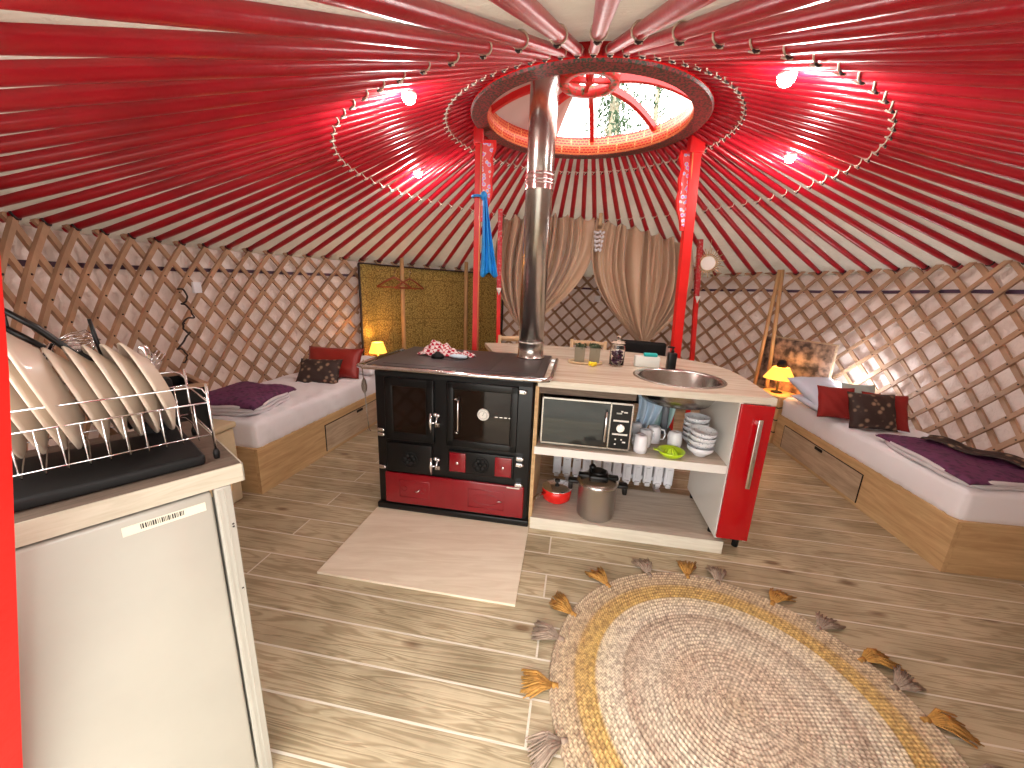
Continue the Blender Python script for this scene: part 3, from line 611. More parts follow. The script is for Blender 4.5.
def knobhandle(x, z0, z1, parent):
    mb = MB(); mb.tube([(x, -.045, z0), (x, -.052, (z0+z1)/2), (x, -.045, z1)], [.006, .010, .006], 10)
    mb.tube([(x+.035, -.03, z0+.04), (x+.035, -.05, (z0+z1)/2), (x+.035, -.03, z1-.02)], .007, 8)
    mb.ball((x+.028, -.04, z1-.005), .014, 8).ball((x+.045, -.035, z1-.012), .012, 8).tube([(x, -.05, (z0+z1)/2), (x+.035, -.03, (z0+z1)/2)], .006, 6)
    mb.box(x+.02, -.03, z0+.03, x+.05, -.0, z0+.055)
    return obj('handle', mb, M['chrome'], parent, label='chrome latch handle')
d1 = framed('firebox_door', -.945, .515, -.625, .918, .052, M['dkglass'], st); knobhandle(-.635, .60, .72, d1)
d2 = framed('oven_door', -.545, .510, -.108, .922, .045, M['dkglass'], st)
mb = MB().tube([(-.465, -.03, .61), (-.465, -.045, .63), (-.465, -.045, .80), (-.465, -.03, .82)], .005, 8).tube([(-.465, -.01, .82), (-.495, -.045, .82), (-.465, -.045, .82)], .004, 6).tube([(-.465, -.01, .61), (-.495, -.03, .61), (-.465, -.045, .61)], .004, 6)
obj('handle', mb, M['chrome'], d2, label='slim chrome bar')
Ry = Matrix.Rotation(rad(90), 4, 'X')
obj('thermometer', MB().lathe([(.036, 0), (.036, .012), (.030, .016)], 28, (0, 0, 0), True, Matrix.Translation((-.315, -.012, .735)) @ Ry), M['white'], d2, label='round white dial')
mb = MB()
for i in range(24):
    a = 2*PI*i/24; mb.box(-.0008, -.0175, .022, .0008, -.0165, .027, Matrix.Translation((-.315, -.012, .735)) @ Matrix.Rotation(a, 4, 'Y'))
mb.box(-.001, -.0178, -.004, .001, -.0165, .02, Matrix.Translation((-.315, -.012, .735)) @ Matrix.Rotation(.4, 4, 'Y'))
obj('dial_marks', mb, M['black'], d2)
mb = MB()
for i in range(5): mb.box(-.245+i*.028, -.0135, .722, -.245+i*.028+.018, -.0122, .727)
mb.ball((-.125, -.014, .715), .006, 8)
obj('oven_rack_glint', mb, M['chrome'], d2)
d3 = obj('ash_door', MB().bbox(-.945, -.020, .295, -.640, 0, .495, .008), M['black'], st)
def rosette(x, z, r, parent, y=-.021, mat=None):
    mb = MB()
    mb.lathe([(r, 0), (r, .004), (r*.9, .006), (r*.9, 0)], 28, (0, 0, 0), False, Matrix.Translation((x, y, z)) @ Ry)
    for i in range(6):
        a = 2*PI*i/6; mb.ball((x+r*.52*math.cos(a), y-.003, z+r*.52*math.sin(a)), r*.27, 8, (1, .3, 1))
    mb.ball((x, y-.005, z), r*.2, 8)
    return obj('air_vent', mb, mat or M['black_matt'], parent)
rosette(-.79, .39, .055, d3); knobhandle(-.635, .315, .43, d3)
pr_ = obj('regulator_panel', MB().bbox(-.535, -.018, .330, -.118, 0, .482, .006), M['black'], st)
for x0 in (-.525, -.235):
    tl = obj('red_tile', MB().bbox(x0, -.024, .342, x0+.105, -.012, .470, .005), M['stove_red'], pr_, label='red enamel tile')
    obj('tile_emblem', MB().ball((x0+.052, -.025, .402), .010, 8, (1, .4, 1)), M['chrome'], tl)
rosette(-.327, .405, .055, pr_, -.019)
dw = obj('bottom_drawer', MB().bbox(-.962, -.020, .068, -.047, 0, .285, .008), M['stove_red'], st, label='dark red enamel drawer')
mb = MB()
for x0, x1, z0, z1 in ((-.86, -.66, .12, .24), (-.40, -.17, .11, .235)):
    for a, b in (((x0, z0), (x1, z0)), ((x1, z0), (x1, z1)), ((x1, z1), (x0, z1)), ((x0, z1), (x0, z0))): mb.tube([(a[0], -.021, a[1]), (b[0], -.021, b[1])], .0022, 6)
mb.tube([(-.285+.085*math.cos(a), -.021, .172+.036*math.sin(a)) for a in [2*PI*i/28 for i in range(28)]], .0025, 6, True)
for x in (-.83, -.70): mb.tube([(x+.018*math.cos(a), -.021, .18+.018*math.sin(a)) for a in [2*PI*i/14 for i in range(14)]], .0025, 6, True)
mb.box(-.502, -.0225, .07, -.500, -.019, .283)
obj('embossed_pattern', mb, M['stove_red'], dw)
mb = MB().tube([(-.22, -.022, .165), (-.20, -.036, .178), (-.18, -.022, .17)], .003, 6).tube([(-.76, -.022, .165), (-.735, -.034, .172), (-.72, -.022, .185)], .003, 6).box(-.155, -.0225, .272, -.075, -.019, .280)
obj('pull', mb, M['chrome'], dw, label='small chrome pull')
for x, z in ((-.085, .895), (-.085, .475), (-.085, .435), (-.085, .30), (-.975, .545), (-.975, .575), (-.975, .32)):
    obj('hinge', MB().bbox(x-.02, -.03, z-.012, x+.02, -.0, z+.012, .004).ball((x+.018, -.024, z), .011, 8), M['chrome'], st, label='chrome hinge')
# ---- flue pipe
fx, fy = .124, 2.79
fl = thing('stove_pipe', 'tall polished steel flue pipe rising from the range through the roof', 'stove pipe', (fx, fy, .993))
obj('pipe', MB().lathe([(.088, .05), (.088, 3.0)], 48), M['steel'], fl)
obj('base_collar', MB().lathe([(.098, 0), (.098, .008), (.091, .012), (.091, .10), (.095, .105), (.095, .115), (.088, .12)], 40), M['steel'], fl)
mb = MB()
for z in (1.135, 1.155, 1.185): mb.lathe([(.0885, z-.006), (.096, z-.003), (.096, z+.003), (.0885, z+.006)], 40, caps=False)
mb.lathe([(.092, 1.10), (.092, 1.20)], 40, caps=False)
obj('joint_band', mb, M['chrome'], fl)

# ---- cloth and packet on the stove
def crumple(cx, cy, lx, ly, h, seed, z0):
    rnd = random.Random(seed); ph = [rnd.uniform(0, 6) for _ in range(8)]
    def f(u, v):
        a = 2*PI*u; rr = v; x = lx*rr*math.cos(a)*(1+.13*math.sin(3*a+ph[0])+.08*math.sin(5*a+ph[4])); y = ly*rr*math.sin(a)*(1+.12*math.sin(2*a+ph[1]))
        z = h*(1-rr**1.8)*(.72+.3*math.sin(x*40+ph[2])*math.cos(y*38+ph[3]))+.010*math.sin(a*7+ph[5])*rr
        return (cx+x, cy+y, z0+max(.002, z+.006*math.sin(x*110+y*60)))
    return MB().grid(f, 48, 20)
tw = IL(-.76, .44)
o = obj('gingham_towel', crumple(0, 0, .15, .10, .105, 4, 0), M['gingham'], loc=(tw[0], tw[1], .9945), rz=AN-.15, mods=[SOLID(.003, 1)]); tag(o, 'crumpled red and white gingham tea towel lying on the cooker top', 'towel')
o = obj('gingham_towel', crumple(0, 0, .085, .055, .035, 9, 0), M['gingham'], loc=IL(-.57, .44, .9945), rz=AN-.1, mods=[SOLID(.003, 1)]); tag(o, 'small flat gingham cloth corner on the cooker top, nearer the flue pipe', 'towel')
o = obj('spoon_rest', MB().ball((0, 0, .014), .05, 14, (1.3, .55, .30)), plain('pale_blue_plastic', (.55, .68, .78), .4), loc=IL(-.58, .34, .9945), rz=AN-.1); tag(o, 'pale blue oval dish on the cooker top in front of the gingham cloth', 'dish')
o = obj('lid_knob', MB().lathe([(.045, 0), (.04, .02), (.02, .03), (.014, .04)], 24), M['black_matt'], loc=IL(-.72, .32, .9945)); tag(o, 'small black lid lying half under the gingham tea towel', 'lid')

# ---- poker hanging on the rail's left end
r = thing('fire_poker', 'thin metal fire tool with leaf shaped head hanging left of the cooker', 'fire tool', (-.950, 2.43, 0))
obj('rod', MB().tube([(.016, -.004, .972), (.010, -.012, 1.0), (-.004, -.006, .985), (.004, .0, .80), (.012, -.002, .64), (.022, -.004, .53)], .003, 6).tube([(.022-.012, -.004, .53), (.034, -.004, .525)], .004, 6), M['steel'], r)
obj('leaf_head', MB().prism([(0, -.055), (.016, -.03), (.019, 0), (.012, .035), (0, .055), (-.012, .035), (-.019, 0), (-.016, -.03)], -.002, .002, Matrix.Translation((.003, 0, .83)) @ Matrix.Rotation(rad(90), 4, 'X')), M['steel'], r)

# ---- worktop (big peninsula), with a hole for the sink
SC = W2L(1.048, 2.425); SR = .25
wp = [(.0, 0), (1.27, 0.005)]
for x, y in [(1.517, 2.254), (1.64, 2.843), (1.60, 3.13), (1.493, 3.277), (1.23, 3.503), (.815, 3.672), (.447, 3.755), (.062, 3.808), (-.28, 3.78)]:
    wp.append(W2L(x*.947, y*.947))
wp += [(-.42, .78), (-.0, .78)]
# smooth the curved rim
def chaikin(P, keep):
    out = []
    for i, p in enumerate(P):
        q = P[(i+1) % len(P)]; o_ = P[i-1]
        if i in keep: out.append(p); continue
        out.append((p[0]*.75+o_[0]*.25, p[1]*.75+o_[1]*.25)); out.append((p[0]*.75+q[0]*.25, p[1]*.75+q[1]*.25))
    return out
keep = {0, 1, len(wp)-1, len(wp)-2, len(wp)-3}
wps = chaikin(wp, keep)
def slab_with_hole(poly, c, r, z0, z1, n=48):
    bm = bmesh.new(); hole = [(c[0]+r*math.cos(2*PI*i/n), c[1]+r*math.sin(2*PI*i/n)) for i in range(n)]
    mb = MB()
    for z in (z0, z1):
        bm = bmesh.new(); es = []
        for loop in (poly, hole):
            vs = [bm.verts.new((x, y, z)) for x, y in loop]; es += [bm.edges.new((vs[i], vs[(i+1) % len(vs)])) for i in range(len(vs))]
        bmesh.ops.triangle_fill(bm, use_beauty=True, use_dissolve=False, edges=es)
        bm.verts.index_update(); mb.add([v.co[:] for v in bm.verts], [[v.index for v in f.verts] for f in bm.faces]); bm.free()
    for loop in (poly, hole):
        k = len(loop); mb.add([(x, y, z0) for x, y in loop]+[(x, y, z1) for x, y in loop], [(i, (i+1) % k, k+(i+1) % k, k+i) for i in range(k)])
    return mb
wt = thing('worktop', 'large pale oak worktop with rounded far end holding the round sink', 'worktop', IL(0, 0), AN)
obj('slab', slab_with_hole(wps, SC, SR, .932, .968), M['worktop'], wt)
k = len(wps); 
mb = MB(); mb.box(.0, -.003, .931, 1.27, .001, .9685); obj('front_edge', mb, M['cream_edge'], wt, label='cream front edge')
for u, v in ((.95, 1.05), (-.25, 1.25)): obj('leg', MB().bbox(u-.03, v-.03, 0, u+.03, v+.03, .932, .004), M['white'], wt)
# ---- sink
sk = thing('round_sink', 'round stainless steel sink basin set into the oak worktop', 'sink', IL(SC[0], SC[1], .968), AN)
sk.scale = (.92, .92, .92)
obj('basin', MB().lathe([(.30, .003), (.298, .006), (.272, .004), (.262, -.01), (.25, -.10), (.215, -.155), (.12, -.175), (.03, -.177), (.0005, -.177), (.0005, -.182), (.12, -.18), (.22, -.16), (.257, -.102), (.268, -.01), (.30, .0), (.30, .003)], 64, caps=False), M['steel'], sk)
obj('plug_hole', MB().lathe([(.038, -.1755), (.036, -.172), (.02, -.1735), (.001, -.1735)], 24, caps=False), M['chrome'], sk)
obj('drain_pipe', MB().tube([(-.05, .0, -.18), (-.05, .0, -.25), (-.05, .0, -.40), (.0, .07, -.41)], .024, 14).tube([(-.05, 0, -.17), (-.05, 0, -.20)], .032, 14), plain('grey_pvc', (.12, .13, .15), .5), sk)

# ---- shelving below the worktop
sh = thing('open_shelf_unit', 'open kitchen shelf unit with two pale shelves beneath the oak worktop', 'shelf unit', IL(0, 0), AN)
obj('middle_shelf', MB().box(.0, .0, .512, 1.09, .52, .558), M['greyoak'], sh)
obj('middle_shelf_edge', MB().box(.0, -.003, .511, 1.088, .001, .559), M['white'], sh, label='white shelf edge')
obj('bottom_shelf', MB().box(.0, .0, .0, 1.145, .52, .078), M['greyoak'], sh)
obj('bottom_shelf_edge', MB().box(.0, -.003, .0, 1.146, .001, .079), M['cream_edge'], sh, label='cream shelf edge')
obj('side_panel', MB().box(-.013, .012, .0, .008, .55, .931), M['pine'], sh)
obj('batten', MB().box(.01, .03, .885, .56, .05, .931), M['walnut'], sh)
# ---- pull-out cabinet
pc = thing('pull_out_cabinet', 'narrow tall cabinet with glossy red front at the right end of the worktop', 'cabinet', IL(0, 0), AN)
obj('inner_side', MB().box(1.092, .0, .10, 1.110, .60, .931), M['white'], pc); obj('outer_side', MB().box(1.245, .0, .10, 1.263, .60, .931), M['white'], pc)
obj('back', MB().box(1.110, .58, .10, 1.245, .60, .931).box(1.110, .02, .10, 1.245, .58, .12), M['white'], pc)
mb = MB()
for u in (1.10, 1.25):
    for v in (.10, .5): mb.lathe([(.018, .0), (.018, .10)], 12, (u+.005, v, 0))
obj('feet', mb, M['black_matt'], pc)
dd = obj('door', MB().bbox(1.094, -.022, .115, 1.262, -.002, .928, .004), M['door_red'], pc, label='glossy red door front')
obj('handle', MB().bbox(1.176, -.060, .46, 1.200, -.050, .86, .004).box(1.180, -.052, .475, 1.196, -.02, .495).box(1.180, -.052, .825, 1.196, -.02, .845), M['chrome'], dd, label='long steel bar handle')

# ---- mini oven
ov = thing('mini_oven', 'black and silver countertop oven on the middle shelf', 'oven', IL(0, 0), AN)
obj('body', MB().bbox(.03, .05, .572, .555, .42, .862, .008), M['black'], ov)
mb = MB(); mb.box(.03, .036, .572, .555, .052, .582).box(.03, .036, .852, .555, .052, .862).box(.03, .036, .572, .038, .052, .862).box(.547, .036, .572, .555, .052, .862).box(.425, .036, .572, .433, .052, .862)
obj('front_frame', mb, M['steel'], ov)
dr_ = obj('door', MB().box(.040, .034, .584, .423, .05, .850), plain('oven_mirror_glass', (.05, .055, .055), .04, .6), ov, label='reflective dark glass door')
obj('handle', MB().tube([(.405, .03, .62), (.405, .008, .63), (.405, .008, .80), (.405, .03, .81)], .007, 8), M['chrome'], dr_)
cp = obj('control_panel', MB().box(.435, .036, .584, .546, .05, .850), M['black'], ov)
for z, rr in ((.795, .0), (.715, .026), (.63, .0)):
    if rr: obj('knob', MB().lathe([(rr, 0), (rr, .014), (rr*.85, .02)], 24, (0, 0, 0), True, Matrix.Translation((.490, .036, z)) @ Ry).box(.487, .010, z-.02, .493, .02, z+.02), M['chrome'], cp)
mb = MB()
for z in (.672, .755): mb.box(.448, .0335, z-.005, .535, .0365, z+.005)
for i, (x, w, z) in enumerate(((.462, .018, .80), (.486, .012, .812), (.503, .020, .808), (.462, .030, .80), (.466, .008, .64), (.50, .008, .64), (.51, .018, .625), (.466, .008, .61))): mb.box(x, .0335, z-.004, x+w, .0365, z+.004)
obj('panel_marks', mb, M['white'], cp)
mb = MB()
for x in (.07, .51):
    for y in (.09, .38): mb.lathe([(.014, 0), (.014, .018)], 12, (x, y, .558))
obj('feet', mb, M['black_matt'], ov)

# ---- mugs, juicer, bowls
def mug_parts(r):
    prof = [(.002, 0), (.036, 0), (.040, .004), (.0395, .03), (.036, .075), (.033, .098), (.030, .1), (.0295, .096), (.033, .03), (.032, .008), (.002, .008)]
    obj('mug_body', MB().lathe([(.033, .0), (.038, .0), (.041, .03), (.0385, .085), (.034, .103), (.026, .108), (.001, .1085), (.001, .105), (.030, .100), (.034, .03), (.033, .0)], 32, caps=False), M['whiteware'], r)
    obj('handle', MB().tube([(.036, 0, .088), (.058, 0, .085), (.068, 0, .055), (.058, 0, .025), (.037, 0, .022)], .005, 8), M['whiteware'], r)
mg = thing('mug', 'white mug upside down at the front, right beside the oven', 'mug', IL(.625, .085, .558), AN+2.2, 'white mugs on the middle shelf'); mug_parts(mg)
for u, v, rz, lab in ((.665, .19, .3, 'white mug upside down, directly behind the front one by the oven'), (.735, .27, -.2, 'white mug upside down, back row with its handle turned right'), (.625, .30, 2.6, 'white mug upside down, farthest back against the oven side'), (.845, .20, 1.8, 'white mug upside down standing between drain pipe and bowls')):
    dup(mg, IL(u, v, .558), (0, 0, rz), lab)
jz = thing('citrus_juicer', 'lime green plastic citrus squeezer on the middle shelf before the bowls', 'juicer', IL(.80, .075, .558), AN)
obj('dish', MB().lathe([(.001, .0), (.045, .0), (.062, .018), (.074, .034), (.078, .034), (.066, .014), (.05, -.0)], 32, caps=False).prism([(-.10, -.012), (-.07, -.018), (-.07, .018), (-.10, .012)], .028, .034), M['lime'], jz)
mb = MB(); rs = []
for z, r0 in ((.004, .036), (.02, .032), (.035, .022), (.048, .008), (.052, .001)):
    rs.append([(r0*(1+.16*math.cos(10*2*PI*i/60))*math.cos(2*PI*i/60), r0*(1+.16*math.cos(10*2*PI*i/60))*math.sin(2*PI*i/60), z) for i in range(60)])
mb.rings(rs, True, True); obj('reamer_cone', mb, M['lime'], jz)
bprof = [(.001, .0), (.034, .0), (.036, .006), (.052, .016), (.068, .036), (.074, .058), (.0755, .058), (.071, .036), (.055, .02), (.03, .01), (.001, .009)]
def bowl(name, mat, u, v, z, lab, grp, tilt=0):
    o = obj(name, MB().lathe(bprof, 40, caps=False), mat, loc=IL(u, v, z)); o.rotation_euler = (tilt, tilt*.5, 0); tag(o, lab, 'bowl', grp); return o
g1, g2 = 'bowls in the front stack', 'bowls in the back stack'
fr = ['plain white bowl at the bottom of the front stack', 'speckled white bowl, second from the bottom of the front stack', 'speckled white bowl, third from the bottom of the front stack', 'speckled white bowl on top of the front stack']
for i, lab in enumerate(fr): bowl('bowl', M['whiteware'] if i == 0 else M['speckle'], .975, .13, .558+.030*i+(.012 if i else 0), lab, g1, .03*i if i > 1 else 0)
bk = ['speckled bowl at the bottom of the back stack by the cabinet', 'speckled bowl, second from the bottom of the back stack', 'speckled bowl, third from the bottom of the back stack', 'speckled bowl, fourth from the bottom of the back stack', 'speckled bowl on top of the taller back stack']
for i, lab in enumerate(bk): bowl('bowl', M['speckle'], .985, .30, .558+.032*i, lab, g2)
# plastic bag / cloths hanging behind
def bag(u, v):
    x = (u-.5)*.20*(1-.45*v)+.02*math.sin(v*4); return (x, .025*math.sin(u*6*PI)+.02*math.sin(v*5), .0-.30*v*(1-.25*abs(u-.5)))
o = obj('cleaning_cloth', MB().grid(bag, 30, 14), plain('pale_blue_cloth', (.50, .62, .74), .7, bump=.4, bscale=20), loc=IL(.70, .38, .91), rz=AN, mods=[SOLID(.004)]); tag(o, 'pale blue cloth hanging under the worktop left of the sink drain', 'cloth')
o = obj('cleaning_cloth', MB().grid(bag, 24, 12), plain('mint_cloth', (.48, .66, .66), .7, bump=.4, bscale=20), loc=IL(.80, .44, .86), rz=AN+.2, mods=[SOLID(.004)]); tag(o, 'pale green cloth hanging behind the sink drain', 'cloth')

# ---- radiator behind the shelves
rd = thing('oil_radiator', 'white oil filled radiator with many fins behind the lower shelf', 'radiator', IL(.10, .66, 0), AN)
fin = MB().bbox(0, -.012, .07, .062, .10, .44, .006).box(.018, -.02, .11, .044, -.010, .20).bbox(.012, -.03, .055, .05, .01, .085, .006)
f0 = obj('fin', fin, M['whiteware'], rd)
for i in range(1, 12):
    f = f0.copy(); S.collection.objects.link(f); f.parent = rd; f.location = (i*.076, 0, 0)
obj('bottom_manifold', MB().tube([(0, .03, .10), (.90, .03, .10)], .018, 10).tube([(0, .03, .40), (.90, .03, .40)], .018, 10), M['whiteware'], rd)
for x in (.10, .78): obj('foot', MB().box(x, -.03, .0, x+.04, .13, .02).box(x+.01, .02, .0, x+.03, .05, .09), M['whiteware'], rd)

# ---- pressure cooker
pk = thing('pressure_cooker', 'stainless steel pressure cooker with black lid on the bottom shelf', 'pot', IL(.405, .135, .079), AN); pk.scale = (1.24,)*3
obj('pot_body', MB().lathe([(.001, 0), (.085, 0), (.093, .008), (.095, .17), (.102, .178), (.102, .184), (.001, .184)], 48, caps=False), plain('satin_steel', (.62, .61, .60), .28, 1), pk)
ld = obj('lid', MB().lathe([(.104, .182), (.105, .192), (.085, .205), (.045, .215), (.001, .218)], 40, caps=False), M['steel'], pk)
obj('lid_locking_bar', MB().bbox(-.05, -.05, .208, .05, .05, .236, .014, 3).bbox(-.10, -.018, .205, .10, .018, .222, .006).lathe([(.016, .236), (.018, .25), (.008, .262)], 14, (-.03, .03, 0)).lathe([(.04, .234), (.036, .246)], 24), M['black'], ld, label='black locking top')
for s in (-1, 1): obj('handle', MB().bbox(min(s*.095, s*.15), -.022, .165, max(s*.095, s*.15), .022, .187, .009).bbox(min(s*.125, s*.148), -.02, .13, max(s*.125, s*.148), .02, .17, .008), M['black'], pk)
sp = thing('red_saucepan', 'small red enamel saucepan with steel lid left of the pressure cooker', 'saucepan', IL(.15, .25, .079), AN); sp.scale = (1.1,)*3
obj('pan_body', MB().lathe([(.001, .0), (.062, .0), (.085, .02), (.09, .06), (.09, .09), (.086, .09), (.084, .06), (.06, .01)], 40, caps=False), plain('red_enamel_pan', (.72, .02, .015), .2), sp)
l2 = obj('lid', MB().lathe([(.092, .09), (.088, .097), (.04, .108), (.001, .111)], 36, caps=False), M['chrome'], sp); obj('knob', MB().lathe([(.008, .108), (.008, .12), (.018, .125), (.016, .135)], 16), M['black'], l2)
obj('handle', MB().tube([(-.07, -.05, .07), (-.10, -.10, .074), (-.125, -.16, .078)], [.012, .012, .014], 10, flat=.6), M['steel'], sp)

# ---- things on the worktop
WZ = .9682
tr = thing('wooden_tray', 'small oval wooden tray under the two grey herb pots', 'tray', IL(.275, .63, WZ), AN)
obj('tray_base', MB().lathe([(.001, 0), (.115, 0), (.125, .012), (.12, .018), (.11, .010), (.001, .008)], 40, caps=False, M=Matrix.Diagonal((1, .6, 1, 1))), M['rattan'], tr)
def pot(u, v, lab):
    r = thing('herb_pot', lab, 'plant pot', IL(u, v, WZ+.010), AN, 'grey herb pots on the tray'); r.scale = (1.12, 1.0, 1.15)
    obj('pot', MB().lathe([(.001, 0), (.042, 0), (.044, .004), (.047, .088), (.044, .09), (.040, .088), (.038, .07), (.001, .068)], 4, caps=False, M=Matrix.Rotation(PI/4, 4, 'Z'), smooth=False), M['pewter'], r)
    mb = MB(); rnd = random.Random(lab)
    for k in range(60):
        a = rnd.uniform(0, 6.28); rr = rnd.uniform(0, .036); P = Vector((rr*math.cos(a), rr*math.sin(a), .085+rnd.uniform(-.01, .028))); e1 = Vector((rnd.uniform(-1, 1), rnd.uniform(-1, 1), rnd.uniform(0, 1))).normalized()*.014; e2 = e1.orthogonal().normalized()*.006
        mb.add([tuple(P-e1), tuple(P+e2), tuple(P+e1), tuple(P-e2)], [(0, 1, 2, 3)])
    obj('herb_leaves', mb, plain('dark_herb', (.05, .07, .03), .7), r)
pot(.232, .645, 'grey square herb pot on the tray, the left one beside the flue pipe'); pot(.338, .650, 'grey square herb pot on the tray, the right one by the glass jar')
mb = MB(); rnd = random.Random(2)
for k in range(9): mb.ball((rnd.uniform(-.022, .022), rnd.uniform(-.015, .015), .012+rnd.uniform(0, .016)), .011, 8)
o = obj('yellow_flower', mb, plain('yellow_petals', (.85, .62, .02), .6), loc=IL(.325, .52, WZ)); tag(o, 'small yellow artificial flower lying in front of the herb pots', 'flower')
jr = thing('glass_jar', 'lidded clear glass jar filled with dark plum coloured pieces', 'jar', IL(.492, .62, WZ), AN); jr.scale = (1.28,)*3
obj('jar_glass', MB().lathe([(.001, .0), (.036, .0), (.040, .006), (.040, .10), (.034, .115), (.037, .125), (.034, .125), (.031, .115), (.037, .098), (.037, .008), (.001, .005)], 32, caps=False), M['glass'], jr)
mb = MB(); rnd = random.Random(5)
for k in range(70):
    a = rnd.uniform(0, 6.28); rr = .027*math.sqrt(rnd.random()); mb.ball((rr*math.cos(a), rr*math.sin(a), .014+.07*rnd.random()), .0085, 6, (1, 1, .8))
o = obj('plum_pieces', mb, plain('plum_bits', (.07, .012, .05), .6, var=.5, vscale=60), jr); o['kind'] = 'stuff'
l3 = obj('lid', MB().lathe([(.037, .125), (.036, .136), (.012, .142), (.010, .150), (.013, .158), (.006, .166), (.001, .167)], 28, caps=False), M['glass'], jr)
bx_ = thing('sponge_box', 'white rectangular sponge holder on the worktop left of the soap bottle', 'holder', IL(.705, .665, WZ), AN)
obj('box', MB().bbox(-.085, -.03, 0, .085, .03, .075, .006), plain('frosted_white', (.70, .72, .66), .5), bx_)
o = obj('sponge', MB().bbox(-.045, -.024, 0, .045, .024, .022, .005), plain('teal_sponge', (.02, .42, .40), .8, bump=.5), loc=IL(.725, .665, WZ+.0755), rz=AN); tag(o, 'teal sponge resting on the white holder beside the sink', 'sponge')
bt = thing('soap_bottle', 'black soap dispenser bottle with pump behind the sink', 'bottle', IL(.868, .655, WZ), AN); bt.scale = (1.08,)*3
obj('bottle_body', MB().bbox(-.027, -.027, 0, .027, .027, .105, .008), M['black'], bt)
obj('pump', MB().lathe([(.010, .103), (.010, .12), (.005, .122), (.005, .138)], 12).bbox(-.035, -.008, .134, .010, .008, .144, .003), M['black'], bt)

# ---- chairs behind the table
def chair(x, y, rz, lab, back='wood'):
    r = thing('dining_chair', lab, 'chair', (x, y, 0), rz, 'chairs behind the worktop'); wm = M['chair_wood'] if back == 'wood' else M['black_matt']
    obj('seat', MB().bbox(-.20, -.20, .43, .20, .20, .46, .01), wm, r)
    for sx in (-1, 1):
        obj('leg', MB().tube([(sx*.18, -.18, 0), (sx*.17, -.17, .43)], .018, 10), wm, r)
        obj('leg', MB().tube([(sx*.18, .20, 0), (sx*.175, .18, .45), (sx*.17, .22, .97)], .018, 10), wm, r)
    def rail(z, h): 
        mb = MB(); rs = []
        for i in range(11):
            t = i/10; x_ = -.17+.34*t; yy = .215+.03*math.sin(PI*t)-(.0 if z > .8 else .02); hh = h*(.8+.3*math.sin(PI*t)); rs.append([(x_, yy-.008, z-hh/2), (x_, yy+.008, z-hh/2), (x_, yy+.008, z+hh/2), (x_, yy-.008, z+hh/2)])
        return mb.rings(rs, True, True)
    obj('top_rail', rail(.935, .05), wm, r); obj('back_slat', rail(.74, .05), wm, r)
chair(.0, 3.93, AN*.6, 'light wooden chair behind the worktop, left of the flue pipe'); chair(.72, 3.82, AN*1.5, 'light wooden chair behind the worktop, right of the flue pipe')
# black armchair right
ac = thing('black_chair', 'black padded chair behind the worktop near the right crown post', 'chair', (1.25, 3.88, 0), -.35)
obj('backrest', MB().bbox(-.25, .14, .55, .25, .20, .985, .03), M['black_matt'], ac); obj('seat', MB().bbox(-.23, -.22, .42, .23, .18, .48, .02), M['black_matt'], ac)
for sx in (-1, 1):
    for y in (-.2, .17): obj('leg', MB().tube([(sx*.21, y, 0), (sx*.21, y, .56 if y > 0 else .43)], .013, 8), M['black'], ac)

# ---- hearth board
o = obj('hearth_board', MB().prism([(-.971, 1.725), (.059, 1.563), (.150, 2.235), (-.86, 2.40)], .0, .012), M['mat_board']); tag(o, 'flat pale rectangular board on the floor in front of the range cooker', 'floor board')

# ------------------------------------------------------------------ rug
RGX, RGY = .889, 1.13
rg = thing('round_rug', 'round braided jute rug with gold band and tassels on the floorboards', 'rug', (RGX, RGY, 0))
prof = []
nr = 40
for i in range(nr):
    r0, r1 = .70*i/nr, .70*(i+1)/nr
    for t in (0, .25, .5, .75): prof.append((max(.0005, r0+(r1-r0)*t), .010+.007*math.sin(PI*t)))
prof += [(.70, .008), (.70, .001)]
obj('braided_disc', MB().lathe(prof, 180, caps=False), M['rug'], rg)
tang = [121, 145, 158, 176, -168, 99, 81.6, 69, 48.3, 32.5, 18.2, 8, -2, -16, -30, -45, -60, -75, -90, -105, -120, -136, -152]
gold = [1, 1, 0, 1, 0, 0, 1, 0, 1, 0, 1, 0, 1, 0, 1, 0, 1, 0, 1, 0, 1, 0, 1]
for a, g in zip(tang, gold):
    rnd = random.Random(int(a*7)); mb = MB(); sk_ = rnd.uniform(-.8, .8)
    mb.tube([(.665, 0, .012), (.69, 0, .013)], [.010, .012], 8)
    for k in range(64):
        s_ = rnd.uniform(-1, 1); ln = .115*rnd.uniform(.75, 1.1); h = rnd.uniform(.004, .026)
        mb.tube([(.685, s_*.006, .013), (.685+ln*.5, s_*.034+sk_*.012, h+.012), (.685+ln, s_*.056+sk_*.045, h*.6+.003)], [.0024, .0036, .0022], 5)
    o = obj('tassel', mb, M['tassel_gold' if g else 'tassel_grey'], rg, rz=rad(a), label='gold yarn tassel' if g else 'grey brown yarn tassel')

